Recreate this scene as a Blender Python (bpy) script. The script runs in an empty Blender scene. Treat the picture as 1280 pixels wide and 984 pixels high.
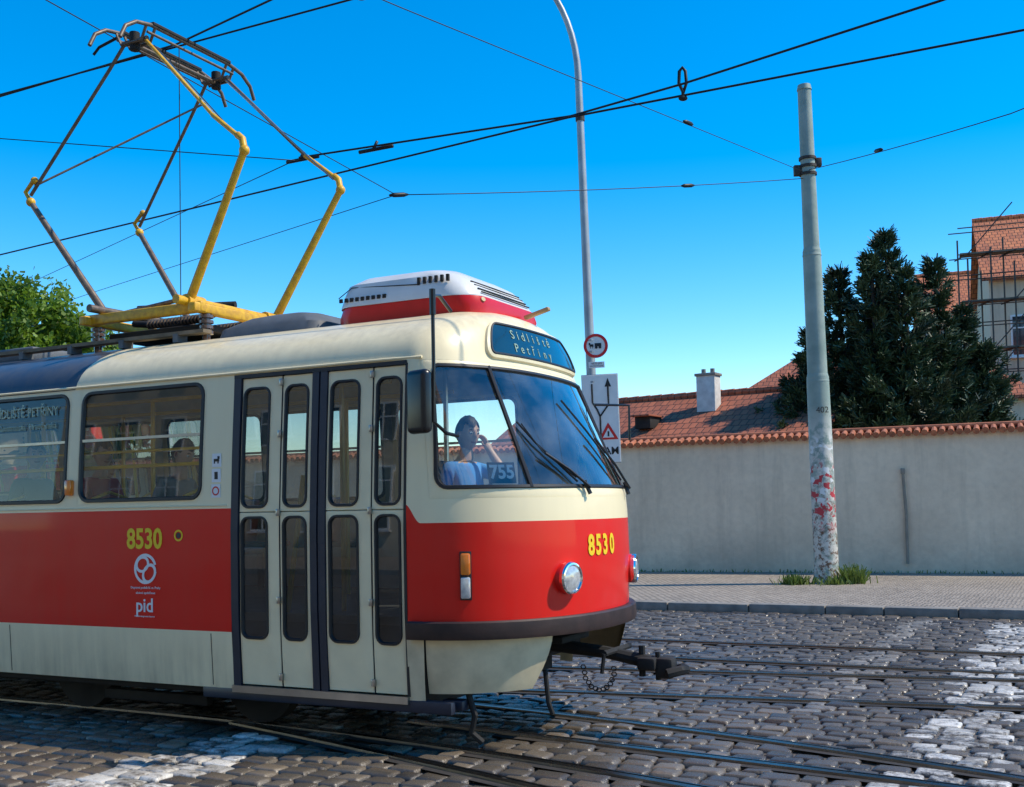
import bpy, bmesh, math, random
import numpy as np
from mathutils import Vector, Matrix, Euler
rnd=random.Random(7); nr=np.random.RandomState(5)
sc=bpy.context.scene
D=bpy.data
PI=math.pi
MT=Matrix.Translation((-.166,8.714,0))@Matrix.Rotation(math.radians(-27),4,'Z')

# ---------------------------------------------------------------- materials
def newmat(name):
    m=D.materials.new(name); m.use_nodes=True
    nt=m.node_tree; b=nt.nodes['Principled BSDF']
    return m,nt,b
def N(nt,t,**k):
    n=nt.nodes.new(t)
    for a,v in k.items(): setattr(n,a,v)
    return n
def math_(nt,op,a,b=None,c=None,clamp=False):
    n=nt.nodes.new('ShaderNodeMath'); n.operation=op; n.use_clamp=clamp
    for i,x in enumerate((a,b,c)):
        if x is None: continue
        if isinstance(x,(int,float)): n.inputs[i].default_value=x
        else: nt.links.new(x,n.inputs[i])
    return n.outputs[0]
def mixc(nt,f,a,b):
    n=nt.nodes.new('ShaderNodeMix'); n.data_type='RGBA'
    for i,x in ((0,f),(6,a),(7,b)):
        if isinstance(x,(int,float)): n.inputs[i].default_value=x
        elif isinstance(x,tuple): n.inputs[i].default_value=(x[0],x[1],x[2],1)
        else: nt.links.new(x,n.inputs[i])
    return n.outputs[2]
def coord(nt,out='Object'):
    return nt.nodes.new('ShaderNodeTexCoord').outputs[out]
def noise(nt,vec,scale,detail=4,rough=.55):
    n=N(nt,'ShaderNodeTexNoise'); n.inputs['Scale'].default_value=scale
    n.inputs['Detail'].default_value=detail; n.inputs['Roughness'].default_value=rough
    nt.links.new(vec,n.inputs['Vector']); return n.outputs['Fac']
def ramp(nt,f,a,b):
    n=nt.nodes.new('ShaderNodeMapRange'); n.inputs[1].default_value=a; n.inputs[2].default_value=b
    nt.links.new(f,n.inputs[0]); return n.outputs[0]
def bump(nt,b,h,st=.3,dist=.01):
    n=nt.nodes.new('ShaderNodeBump'); n.inputs['Strength'].default_value=st; n.inputs['Distance'].default_value=dist
    nt.links.new(h,n.inputs['Height']); nt.links.new(n.outputs[0],b.inputs['Normal'])
def mat(name,col,rough=.5,metal=0,var=.25,scale=6,bmp=0,bscale=40,coat=0,col2=None,spec=.5):
    m,nt,b=newmat(name)
    c=coord(nt); f=noise(nt,c,scale)
    f=ramp(nt,f,.3,.7)
    c2=col2 or tuple(x*(1-var) for x in col)
    nt.links.new(mixc(nt,f,c2,col),b.inputs['Base Color'])
    b.inputs['Metallic'].default_value=metal
    r=math_(nt,'MULTIPLY_ADD',f,-.12*rough,rough*1.06)
    nt.links.new(r,b.inputs['Roughness'])
    b.inputs['Coat Weight'].default_value=coat; b.inputs['Coat Roughness'].default_value=.08
    b.inputs['Specular IOR Level'].default_value=spec
    if bmp: bump(nt,b,noise(nt,c,bscale,3),bmp)
    return m
def glassmat(name,tint,refl=1.0,rough=.01,dust_sheen=.10):
    m,nt,b=newmat(name); nt.nodes.remove(b)
    o=nt.nodes['Material Output']
    tr=N(nt,'ShaderNodeBsdfTransparent'); tr.inputs[0].default_value=(*tint,1)
    gl=N(nt,'ShaderNodeBsdfGlossy'); gl.inputs['Roughness'].default_value=rough; gl.inputs[0].default_value=(1,1,1,1)
    fr=N(nt,'ShaderNodeFresnel'); fr.inputs[0].default_value=1.5
    f=math_(nt,'MULTIPLY_ADD',fr.outputs[0],refl,.02,clamp=True)
    c=coord(nt); d=math_(nt,'MULTIPLY',ramp(nt,noise(nt,c,3),.35,.8),dust_sheen)
    dd=N(nt,'ShaderNodeBsdfDiffuse'); dd.inputs[0].default_value=(.55,.57,.55,1)
    m1=N(nt,'ShaderNodeMixShader'); nt.links.new(d,m1.inputs[0]); nt.links.new(tr.outputs[0],m1.inputs[1]); nt.links.new(dd.outputs[0],m1.inputs[2])
    mx=N(nt,'ShaderNodeMixShader'); nt.links.new(f,mx.inputs[0]); nt.links.new(m1.outputs[0],mx.inputs[1]); nt.links.new(gl.outputs[0],mx.inputs[2])
    nt.links.new(mx.outputs[0],o.inputs[0]); return m

CREAM=(.90,.77,.49); RED=(.76,.010,.005)
def body_mat():
    m,nt,b=newmat('tram_paint')
    c=coord(nt); s=N(nt,'ShaderNodeSeparateXYZ'); nt.links.new(c,s.inputs[0]); X,Y,Z=s.outputs
    mr=N(nt,'ShaderNodeMapRange',interpolation_type='SMOOTHSTEP'); nt.links.new(X,mr.inputs[0])
    for i,v in ((1,.0),(2,.12),(3,1.668),(4,1.54)): mr.inputs[i].default_value=v
    red=math_(nt,'MULTIPLY',math_(nt,'LESS_THAN',Z,mr.outputs[0]),math_(nt,'GREATER_THAN',Z,.757))
    roof=math_(nt,'MULTIPLY',math_(nt,'GREATER_THAN',Z,2.66),math_(nt,'LESS_THAN',X,math_(nt,'MULTIPLY_ADD',Z,.25,-3.2-.66)))
    col=mixc(nt,red,CREAM,RED); col=mixc(nt,roof,col,(.04,.058,.09))
    n1=noise(nt,c,1.6,6,.65)
    st=N(nt,'ShaderNodeMapping'); st.inputs['Scale'].default_value=(9,9,.7); nt.links.new(c,st.inputs[0])
    n2=noise(nt,st.outputs[0],1.5,5,.6)
    low=ramp(nt,Z,.80,.35); hi=ramp(nt,Z,2.62,2.95)
    zz=math_(nt,'ADD',math_(nt,'MULTIPLY',low,.42),math_(nt,'MULTIPLY',hi,.34)); zz=math_(nt,'ADD',zz,.06)
    g=math_(nt,'MULTIPLY',zz,ramp(nt,math_(nt,'ADD',math_(nt,'MULTIPLY',n1,.5),math_(nt,'MULTIPLY',n2,.5)),.36,.66),clamp=True)
    col=mixc(nt,g,col,(.22,.17,.11))
    nt.links.new(col,b.inputs['Base Color'])
    nt.links.new(math_(nt,'MULTIPLY_ADD',n1,.25,.20),b.inputs['Roughness'])
    b.inputs['Specular IOR Level'].default_value=.25
    b.inputs['Coat Weight'].default_value=.2; b.inputs['Coat Roughness'].default_value=.06
    bump(nt,b,noise(nt,c,1.3,2),.2,.05)
    return m
M={}
M['body']=body_mat()
M['cream']=mat('cream_paint',CREAM,.35,var=.12,scale=4,coat=.2,spec=.3)
M['dcream']=mat('dirty_cream_paint',(.74,.62,.40),.5,var=.3,scale=5)
M['white']=mat('white_plastic',(.74,.73,.70),.35,var=.15,scale=4,coat=.2)
M['redp']=mat('red_paint',(.66,.012,.010),.35,var=.15,coat=.2,spec=.3)
M['rub']=mat('black_rubber',(.014,.014,.017),.45,var=.3)
M['navy']=mat('dark_blue_paint',(.02,.026,.045),.4,var=.3)
M['bump']=mat('bumper_paint',(.045,.022,.018),.5,var=.5,scale=8,bmp=.1)
M['dark']=mat('underframe',(.016,.015,.014),.8,var=.4)
M['steel']=mat('steel',(.42,.41,.39),.3,1,var=.2)
M['chrome']=mat('chrome',(.8,.8,.8),.08,1,var=.05)
M['iron']=mat('rusty_iron',(.07,.055,.045),.65,.3,var=.5,scale=25,bmp=.2)
M['yel']=mat('yellow_paint',(.80,.45,.012),.45,var=.35,scale=18,col2=(.50,.25,.02))
M['pgrey']=mat('pantograph_metal',(.20,.15,.11),.5,.4,var=.5,scale=20)
M['interior']=mat('interior_panel',(.55,.54,.49),.55)
M['floor']=mat('tram_floor',(.10,.09,.08),.7)
M['seat']=mat('seat_shell',(.16,.04,.03),.4)
M['pole']=mat('handrail',(.90,.52,.02),.35,coat=.3)
M['glass']=glassmat('window_glass',(.84,.89,.89),.8,dust_sheen=.06)
M['dglass']=glassmat('door_glass',(.42,.46,.46),1.3,dust_sheen=.06)
M['wglass']=glassmat('windscreen_glass',(.90,.95,.95),1.9,dust_sheen=.20)  # pale dust film thickened to paint in part of the sky reflection
M['lens']=mat('clear_lens',(.72,.72,.70),.15,.3,var=.4,scale=30,coat=1)
M['orange']=mat('orange_lens',(.9,.22,.01),.2,var=.2,coat=1)
M['mirror']=mat('mirror_housing',(.012,.012,.013),.3,var=.2)
M['black']=mat('black_print',(.01,.01,.01),.5)
M['wprint']=mat('white_print',(.80,.80,.80),.4,var=.05)
M['yprint']=mat('yellow_print',(.90,.62,.01),.4,var=.08)
M['gprint']=mat('display_dots',(.36,.50,.38),.4,var=.3,scale=40)
M['display']=mat('display_glass',(.012,.035,.04),.08,var=.3,coat=1)
M['wire']=mat('overhead_wire',(.012,.012,.014),.5,.3)
M['wood']=mat('planks',(.25,.19,.12),.8,var=.5)

# ---------------------------------------------------------------- mesh builder
class MB:
    def __init__(s): s.v=[]; s.f=[]; s.m=[]
    def add(s,vs,fs,mi=0):
        o=len(s.v); s.v.extend([tuple(x) for x in vs]); s.f.extend([tuple(i+o for i in f) for f in fs]); 
        s.m.extend([mi]*len(fs) if isinstance(mi,int) else mi)
    def box(s,c,size,mi=0,bev=0,rot=None,seg=2):
        bm=bmesh.new(); bmesh.ops.create_cube(bm,size=1)
        for v in bm.verts: v.co=Vector((v.co.x*size[0],v.co.y*size[1],v.co.z*size[2]))
        if bev: bmesh.ops.bevel(bm,geom=bm.edges[:],offset=bev,segments=seg,profile=.5,affect='EDGES')
        if rot is not None: bmesh.ops.transform(bm,matrix=rot.to_4x4(),verts=bm.verts)
        bm.verts.index_update()
        s.add([v.co+Vector(c) for v in bm.verts],[[v.index for v in f.verts] for f in bm.faces],mi); bm.free()
    def tube(s,pts,r,mi=0,seg=8,caps=True):
        pts=[Vector(p) for p in pts]; n=len(pts)
        rs=r if isinstance(r,(list,tuple)) else [r]*n
        ref=None; vs=[]
        for i,p in enumerate(pts):
            t=(pts[min(i+1,n-1)]-pts[max(i-1,0)]).normalized()
            if ref is None: ref=t.orthogonal().normalized()
            ref=(ref-t*ref.dot(t)); 
            if ref.length<1e-5: ref=t.orthogonal()
            ref.normalize(); b=t.cross(ref)
            for k in range(seg):
                a=2*PI*k/seg; vs.append(p+(ref*math.cos(a)+b*math.sin(a))*rs[i])
        fs=[(i*seg+k,i*seg+(k+1)%seg,(i+1)*seg+(k+1)%seg,(i+1)*seg+k) for i in range(n-1) for k in range(seg)]
        if caps: fs+= [tuple(range(seg-1,-1,-1)),tuple((n-1)*seg+k for k in range(seg))]
        s.add(vs,fs,mi)
    def ell(s,c,r,mi=0,rot=None,u=14,w=9):
        vs=[];fs=[]
        for j in range(w+1):
            ph=PI*j/w
            for i in range(u):
                a=2*PI*i/u; p=Vector((r[0]*math.sin(ph)*math.cos(a),r[1]*math.sin(ph)*math.sin(a),r[2]*math.cos(ph)))
                if rot is not None: p=rot@p
                vs.append(p+Vector(c))
        for j in range(w):
            for i in range(u): fs.append((j*u+i,(j+1)*u+i,(j+1)*u+(i+1)%u,j*u+(i+1)%u))
        s.add(vs,fs,mi)
    def strip(s,loops,mi=0,closed=True):
        n=len(loops[0]); vs=[p for l in loops for p in l]; fs=[]
        for j in range(len(loops)-1):
            for i in range(n if closed else n-1):
                fs.append((j*n+i,j*n+(i+1)%n,(j+1)*n+(i+1)%n,(j+1)*n+i))
        s.add(vs,fs,mi)
    def obj(s,name,mats,parent=None,smooth=True,world=None,bevel=0,auto=35):
        me=D.meshes.new(name); me.from_pydata([tuple(v) for v in s.v],[],s.f)
        for m in mats: me.materials.append(M[m] if isinstance(m,str) else m)
        me.polygons.foreach_set('material_index',s.m)
        me.polygons.foreach_set('use_smooth',[smooth]*len(s.f))
        me.validate(); me.update()
        o=D.objects.new(name,me); sc.collection.objects.link(o)
        if smooth and auto:
            try: me.set_sharp_from_angle(angle=math.radians(auto))
            except Exception: pass
        if parent: o.parent=parent
        if world is not None: o.matrix_world=world
        return o
def empty(name,mw=None,parent=None):
    o=D.objects.new(name,None); sc.collection.objects.link(o); o.empty_display_size=.3
    if parent: o.parent=parent
    if mw is not None: o.matrix_world=mw
    return o
def text_into(mb,body,origin,right,up,size,mi=0,ext=.001,align='CENTER',bold=0,xs=1):
    cu=D.curves.new('t','FONT'); cu.body=body; cu.size=size; cu.extrude=ext; cu.align_x=align; cu.align_y='CENTER'; cu.offset=bold; cu.resolution_u=3
    o=D.objects.new('t',cu); sc.collection.objects.link(o)
    dg=bpy.context.evaluated_depsgraph_get(); dg.update()
    me=D.meshes.new_from_object(o.evaluated_get(dg))
    R=Vector(right).normalized(); U=Vector(up).normalized(); W=R.cross(U)
    vs=[Vector(origin)+R*v.co.x*xs+U*v.co.y+W*v.co.z for v in me.vertices]
    mb.add(vs,[list(p.vertices) for p in me.polygons],mi)
    D.objects.remove(o); D.meshes.remove(me)
def fastmesh(name,verts,quads,mats,parent=None,world=None,smooth=False,attr=None,k=4):
    me=D.meshes.new(name); nv=len(verts); nf=len(quads)
    me.vertices.add(nv); me.vertices.foreach_set('co',np.asarray(verts,dtype=np.float32).ravel())
    me.loops.add(nf*k); me.loops.foreach_set('vertex_index',np.asarray(quads,dtype=np.int32).ravel())
    me.polygons.add(nf); me.polygons.foreach_set('loop_start',np.arange(0,nf*k,k,dtype=np.int32))
    try: me.polygons.foreach_set('loop_total',np.full(nf,k,dtype=np.int32))
    except Exception: pass
    me.polygons.foreach_set('use_smooth',np.full(nf,smooth))
    for m in mats: me.materials.append(M[m] if isinstance(m,str) else m)
    if attr is not None:
        a=me.attributes.new('tone','FLOAT_COLOR','POINT'); a.data.foreach_set('color',np.asarray(attr,dtype=np.float32).ravel())
    me.update(calc_edges=True); me.validate()
    o=D.objects.new(name,me); sc.collection.objects.link(o)
    if parent: o.parent=parent
    if world is not None: o.matrix_world=world
    return o

# ---------------------------------------------------------------- tram surface
ZF=[.2,.5,.75,1.2,1.5,1.66,1.74,1.80,2.62,2.70,2.85,2.98]
FF=[.88,.93,.975,1.0,.992,.985,.972,.945,.51,.475,.43,.385]
def Fz(z):
    if z<=2.98: return float(np.interp(z,ZF,FF))
    return .385*math.sqrt(max(0,1-((z-2.98)/.151)**2))
def Wz(z):
    if z<=2.62: return float(np.interp(z,[.2,.35,.75,1.6,2.1,2.62],[1.20,1.225,1.25,1.25,1.225,1.19]))
    return 1.19*math.sqrt(max(0,1-((z-2.62)/.511)**2.4))
def S0(v,z):
    W=Wz(z);F=Fz(z);e=.91
    if v<=0: return Vector((v,-W,z))
    if v>=2: return Vector((-(v-2),W,z))
    th=v*PI/2; c=math.cos(th)
    return Vector((F*math.sin(th)**e,-math.copysign(abs(c)**e,c)*W,z))
def SN(v,z):
    h=.004
    zz=min(z,3.1)
    a=S0(v+h,zz)-S0(v-h,zz); b=S0(v,zz+h)-S0(v,zz-h)
    n=a.cross(b); return n.normalized() if n.length>1e-9 else Vector((0,0,1))
def S(v,z,off=0):
    p=S0(v,z)
    return p+SN(v,z)*off if off else p
def rrect(v0,v1,z0,z1,rv,rz,d=0,dz=None,n=5,m=6):
    dz=d if dz is None else dz
    v0+=d;v1-=d;z0+=dz;z1-=dz
    rv=max(rv-d,0);rz=max(rz-dz,0)
    P=[]
    cs=[(v1-rv,z0+rz,-PI/2),(v1-rv,z1-rz,0),(v0+rv,z1-rz,PI/2),(v0+rv,z0+rz,PI)]
    for q,(cx,cz,a0) in enumerate(cs):
        arc=[(cx+rv*math.cos(a0+PI/2*i/n),cz+rz*math.sin(a0+PI/2*i/n)) for i in range(n+1)]
        P+=arc
        nx=cs[(q+1)%4]; a1=nx[2]; e=(nx[0]+rv*math.cos(a1),nx[1]+rz*math.sin(a1)); s_=arc[-1]
        for i in range(1,m): P.append((s_[0]+(e[0]-s_[0])*i/m,s_[1]+(e[1]-s_[1])*i/m))
    return P
def L3(P,off,f=S): return [f(a,b,off) for a,b in P]
def fillp(mb,P,off,mi,f=S,k=6):
    cx=sum(p[0] for p in P)/len(P); cz=sum(p[1] for p in P)/len(P)
    loops=[[f(cx+(a-cx)*s,cz+(b-cz)*s,off) for a,b in P] for s in [1-i/k for i in range(k)]+[.001]]
    mb.strip(loops,mi)

tram=empty('tram',MT)
XR=-11.8
shell=MB(); lining=MB(); gask=MB(); glass=MB(); dgl=MB()
near_w=[(-3.10-1.44*k,-1.81-1.44*k) for k in range(3)]+[(-9.25,-7.95),(-10.7,-9.4)]
doors=[(-1.52,0.0),(-7.75,-6.23)]
far_w=[(2+.35+1.44*k,2+.35+1.29+1.44*k) for k in range(8)]
holes=[(a-.02,b+.02,1.72,2.655) for a,b in near_w]+[(a,b,.36,2.655) for a,b in doors]+[(a-.02,b+.02,1.72,2.655) for a,b in far_w]+[(.1,1.9,1.70,2.655)]
def gridvs(vmin,vmax):
    s=set(np.round(np.arange(0,2.0001,.05),4).tolist())|{.1,1.9}
    for h in holes: s|={round(h[0],4),round(h[1],4)}
    for k in range(24): s|={round(XR*k/24,4),round(2-XR*k/24,4)}
    return sorted(x for x in s if vmin-1e-6<=x<=vmax+1e-6)
zs=[.34,.36,.5,.62,.757,.9,1.05,1.2,1.35,1.5,1.6,1.70,1.72,1.9,2.1,2.3,2.5,2.655]+[2.655+(3.131-2.655)*(1-(1-k/14)**2) for k in range(1,15)]
def grid(mb,vs,zs,off,mi,f=S):
    vals=[[f(v,z,off if z<3.1 else 0) if off else f(v,z) for v in vs] for z in zs]
    o=len(mb.v); mb.v.extend(tuple(p) for r in vals for p in r); n=len(vs)
    for j in range(len(zs)-1):
        for i in range(n-1):
            cv=(vs[i]+vs[i+1])/2; cz=(zs[j]+zs[j+1])/2
            if any(h[0]-1e-4<cv<h[1]+1e-4 and h[2]<cz<h[3] for h in holes): continue
            if cz<.757 and -.001<cv<2.001: continue
            mb.f.append((o+j*n+i,o+j*n+i+1,o+(j+1)*n+i+1,o+(j+1)*n+i)); mb.m.append(mi)
vs=gridvs(XR,2-XR)
grid(shell,vs,zs,0,0)
grid(lining,vs,[z for z in zs if z>.85 and z<3.09],-.05,0)
tv=[i/20 for i in range(41)]
vals=[[Vector((XR-p.x,p.y,p.z)) for p in (S0(v,z) for v in tv)] for z in zs]
shell.strip(vals[::-1],0,closed=False)
tailg=MB(); P=rrect(.2,1.8,1.8,2.6,.08,.1)
fT=lambda v,z,o: (lambda p:Vector((XR-p.x,p.y,p.z)))(S(v,z,o))
fillp(tailg,P,.006,0,f=fT); tailg.obj('rear_window',['display'],tram)
def window(v0,v1,z0=1.74,z1=2.632,r=.10):
    out=rrect(v0-.03,v1+.03,1.71,2.662,0,0)
    a=rrect(v0,v1,z0,z1,r,r)
    shell.strip([L3(out,-.003),L3(a,0.0)],0)
    gask.strip([L3(rrect(v0,v1,z0,z1,r,r,-.004),.0),L3(rrect(v0,v1,z0,z1,r,r,0),.012),L3(rrect(v0,v1,z0,z1,r,r,.022),.012),L3(rrect(v0,v1,z0,z1,r,r,.030),-.012)],0)
    fillp(glass,rrect(v0,v1,z0,z1,r,r,.026),-.008,0,k=3)
    zz=2.235
    gask.box(((S0(v0,zz)+S0(v1,zz))/2)+SN((v0+v1)/2,zz)*-.002,(abs(v1-v0)-.04,.022,.022),1)
for a,b in near_w+far_w: window(a,b)
def shear(P): 
    o=[]
    for v,z in P:
        k=(z-1.77)/.85*.055
        if v<.5: v+=k*(.5-v)/.37
        elif v>1.5: v-=k*(v-1.5)/.37
        o.append((v,z))
    return o
def wl(d,n=5): return shear(rrect(.125,1.875,1.765,2.628,.06,.10,d*.8,d,n=5,m=28))
out=rrect(.095,1.905,1.695,2.66,0,0,n=5,m=28)
mid=[((a[0]+b[0])/2,(a[1]+b[1])/2) for a,b in zip(out,wl(0))]
shell.strip([L3(out,-.003),L3(mid,.003),L3(wl(0),.004)],0)
gask.strip([L3(wl(-.004),.002),L3(wl(.002),.016),L3(wl(.020),.016),L3(wl(.028),-.01)],0)
wsm=MB()
vsg=[.13+1.74*i/60 for i in range(61)]; zsg=[1.77+.855*j/10 for j in range(11)]
wsm.strip([[S(*shear([(v,z)])[0],-.002) for v in vsg] for z in zsg],0,closed=False)
wsm.obj('windscreen',['wglass'],tram)
for v in (.556,1.444):
    gask.tube([S(v+ (0.012 if v<1 else -.012)*(j/8),1.77+.855*j/8,.006) for j in range(9)],.017,0,6)
gask.tube([S(v,2.675,.008) for v in np.linspace(XR,.12,40)],.010,2,6)
gask.tube([S(v,2.675,.008) for v in np.linspace(1.88,2-XR,40)],.010,2,6)
gask.tube([S(v,1.69,.002) for v in np.linspace(XR,-1.56,8)],.006,2,6)
for x in (-1.72,-3.9,-5.9): gask.tube([S(x,z,-.001) for z in (.36,.55,.74)],.004,0,6)
shell.obj('body_shell',['body'],tram)
lining.obj('interior_lining',['interior'],tram)

# doors
dm=MB()
def door(x0,x1):
    sc_=(x1-x0)/1.52
    X=lambda t:x1-t*sc_
    leaves=[(1.45,1.08,1.435,1.185),(1.075,.80,1.05,.835),(.67,.285,.645,.39),(.28,.012,.255,.042)]
    for a,b,wa,wb in leaves:
        a,b,wa,wb=X(a),X(b),X(wa),X(wb)
        off=-.012
        for (r0,r1,w0,w1) in ((.375,1.635,.71,1.605),(1.637,2.63,1.665,2.56)):
            R=.07
            dm.strip([L3(rrect(a,b,r0,r1,0,0),off-.02),L3(rrect(a,b,r0,r1,.0,.0,.004),off),L3(rrect(wa,wb,w0,w1,R,R),off)],0)
            gask.strip([L3(rrect(wa,wb,w0,w1,R,R,-.002),off),L3(rrect(wa,wb,w0,w1,R,R,0),off+.01),L3(rrect(wa,wb,w0,w1,R,R,.014),off+.01),L3(rrect(wa,wb,w0,w1,R,R,.02),off-.012)],0)
            fillp(dgl,rrect(wa,wb,w0,w1,R,R,.017),off-.008,0,k=2)
    def vstrip(ta,tb,mi,off):
        for q in range(4):
            z0=.37+(2.64-.37)*q/4; z1=.37+(2.64-.37)*(q+1)/4
            gask.strip([[S(X(ta),z0,-.03),S(X(ta),z0,off),S(X(tb),z0,off),S(X(tb),z0,-.03)],[S(X(ta),z1,-.03),S(X(ta),z1,off),S(X(tb),z1,off),S(X(tb),z1,-.03)]],mi,closed=False)
    vstrip(1.52,1.455,3,.004); vstrip(.80,.742,3,.002); vstrip(.742,.728,0,-.02); vstrip(.728,.67,3,.002); vstrip(.012,-.004,0,.004)
    vstrip(1.08,1.075,0,-.008); vstrip(.285,.28,0,-.008)
    gask.strip([L3([(X(1.52),2.632),(X(0),2.632)],.006),L3([(X(1.52),2.66),(X(0),2.66)],.006)],0,closed=False)
    gask.box((X(.76),-1.21,.345),(1.52*sc_,.08,.05),1)
    for t in (1.078,.282):
        for z in (.45,1.0,1.63,2.2,2.58): gask.box(S(X(t),z,.004),(.03,.02,.05),1,.004)
for a,b in doors: door(a,b)
dm.obj('folding_doors',['cream'],tram,auto=20)
dgl.obj('door_windows',['dglass'],tram)
glass.obj('side_windows',['glass'],tram)
gask.obj('window_seals',['rub','steel','cream','navy'],tram)

# bumper, skirts
bm_=MB()
vv=[.015+1.97*i/60 for i in range(61)]
prof=[(.880,-.01),(.885,.045),(.874,.058),(.79,.062),(.762,.054),(.755,-.02)]
bm_.strip([[S0(v,.82)+SN(v,.82)*o+Vector((0,0,z-.82)) for v in vv] for z,o in prof][::-1],0,closed=False)
for v in (.015,1.985): bm_.add([S0(v,.82)+SN(v,.82)*o+Vector((0,0,z-.82)) for z,o in prof],[tuple(range(6))],0)
bm_.obj('bumper',['bump'],tram)
sk=MB()
def skirt(sgn):
    for th in (0,-.02):
        rows=[]
        for j in range(9):
            z=.385+(.757-.385)*j/8; vm=.585+.06*math.sin(PI/2*j/8)
            row=[]
            for i in range(17):
                v=.075+ (vm-.075)*i/16; 
                row.append(S(v if sgn<0 else 2-v,z,th-.012+ (-.04*(1-j/8)**2)))
            rows.append(row)
        sk.strip(rows if sgn<0 else [r[::-1] for r in rows],0,closed=False)
    rows=[]
    for z in (.30,.5,.757): rows.append([S(v if sgn<0 else 2-v,z,0) for v in (-.001,.03,.07)])
    sk.strip(rows if sgn<0 else [r[::-1] for r in rows],0,closed=False)
skirt(-1); skirt(1)
sk.obj('front_skirt',['dcream','steel'],tram)
ub=MB()
ub.box((-5.95,0,.56),(11.9,2.1,.6),0)
ub.box((.15,0,.66),(.7,1.1,.3),0,.03)
ub.box((-.75,-1.195,.305),(2.15,.06,.085),1,.01)
ub.box((.27,-1.07,.31),(.16,.10,.07),1,.01)
ub.box((-5.7,-1.13,.42),(7.8,.05,.26),0)
for bx in (-2.6,-9.0):
    ub.box((bx,0,.45),(2.6,1.7,.22),0,.04)
    for wx in (-.95,.95):
        ub.tube([(bx+wx,-.78,.35),(bx+wx,-.66,.35)],.345,0,28); ub.tube([(bx+wx,.66,.35),(bx+wx,.78,.35)],.345,0,28)
        ub.tube([(bx+wx,-.75,.35),(bx+wx,.75,.35)],.06,2,10)
        for s_ in (-1,1): ub.box((bx+wx,s_*.86,.38),(.3,.12,.26),0,.03)
    for s_ in (-1,1): ub.box((bx,s_*.9,.17),(1.1,.07,.08),0,.01)
ub.tube([(.34,-1.03,.40),(.40,-1.04,.24),(.36,-1.02,.12),(.42,-.98,.05)],.022,0,8)
ub.tube([(.72,-.60,.50),(.75,-.62,.28),(.77,-.60,.20)],.018,0,8)
ub.obj('underframe_and_bogies',['dark','navy','iron'],tram,auto=30)
cp=MB()
cp.tube([(.45,0,.60),(.95,-.02,.56),(1.30,-.02,.50)],[.05,.045,.05],0,10)
cp.box((.52,0,.66),(.35,.5,.05),0,.01)
cp.box((1.28,-.02,.50),(.14,.20,.09),0,.02); cp.box((1.40,-.02,.47),(.14,.13,.15),0,.03)
cp.tube([(1.44,-.12,.44),(1.52,-.06,.46),(1.54,0,.46),(1.50,.07,.46),(1.42,.11,.44)],.035,0,8)
cp.tube([(1.22,-.02,.40),(1.22,-.02,.62)],.025,0,8); cp.tube([(1.34,-.02,.38),(1.34,-.02,.58)],.02,0,8)
cp.tube([(1.02,-.25,.58),(1.02,.25,.58)],.022,0,8); cp.tube([(1.02,-.25,.58),(1.0,-.25,.44)],.015,0,6)
for k in range(13):
    a=PI*k/12; x=.92+.12*(-math.cos(a)); z=.46-.16*math.sin(a)
    cp.tube([(x+.02*math.cos(q),-.12+.012*(k%2),z+.016*math.sin(q)) for q in np.linspace(0,2*PI,7)],.005,0,5)
cp.obj('coupler',['dark'],tram)

hl=MB()
def frame_at(v,z):
    n=SN(v,z); up=Vector((0,0,1)); r=up.cross(n).normalized(); u=n.cross(r); return n,r,u
for v in (.705,1.285):
    z=1.14; n=Vector((1,.25*(1 if v>1 else -1),0)).normalized(); c=S(v,z,0)
    t=n; ref=Vector((0,0,1)); b=t.cross(ref)
    def rev(pr,mi,seg=32):
        hl.strip([[c+t*d+(ref*math.cos(a)+b*math.sin(a))*r for a in [2*PI*i/seg for i in range(seg)]] for d,r in pr],mi)
    rev([(-.14,.112),(.02,.112),(.03,.106)],3)
    rev([(.02,.112),(.045,.114),(.058,.106),(.060,.094),(.05,.088)],0)
    rev([(.05,.090),(.060,.072),(.066,.04),(.068,.002)],1)
for v in (.25,1.75):
    n,r,u=frame_at(v,1.2)
    R3=Matrix((r,u,n)).transposed()
    hl.box(S(v,1.185,.004),(.078,.325,.02),4,.005,R3); hl.box(S(v,1.262,.018),(.066,.145,.035),2,.012,R3); hl.box(S(v,1.105,.018),(.066,.145,.035),1,.012,R3)
hl.box(S(-3.19,1.86,.02),(.07,.05,.13),2,.015)
hl.obj('lights',['chrome','lens','orange','redp','rub'],tram)

ds=MB()
pd=lambda d:rrect(.60,1.40,2.715,2.965,.03,.05,d*.7,d,m=14)
ds.strip([L3(pd(-.03),-.01),L3(pd(-.022),.022),L3(pd(0),.03)],1)
ds.strip([L3(pd(0),.03),L3(pd(.004),.036),L3(pd(.016),.036),L3(pd(.02),.026)],2)
fillp(ds,pd(.018),.027,0,k=4)
for v,s_,z in ((.92,'Sídliště',2.885),(.92,'Petřiny',2.785)):
    n=len(s_)
    for i,ch in enumerate(s_):
        vi=v+(i-(n-1)/2)*.043; nn,r,u=frame_at(vi,z)
        text_into(ds,ch,S(vi,z,.029),r,u,.100,3)
ds.obj('destination_sign',['display','cream','rub','gprint'],tram)

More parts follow.
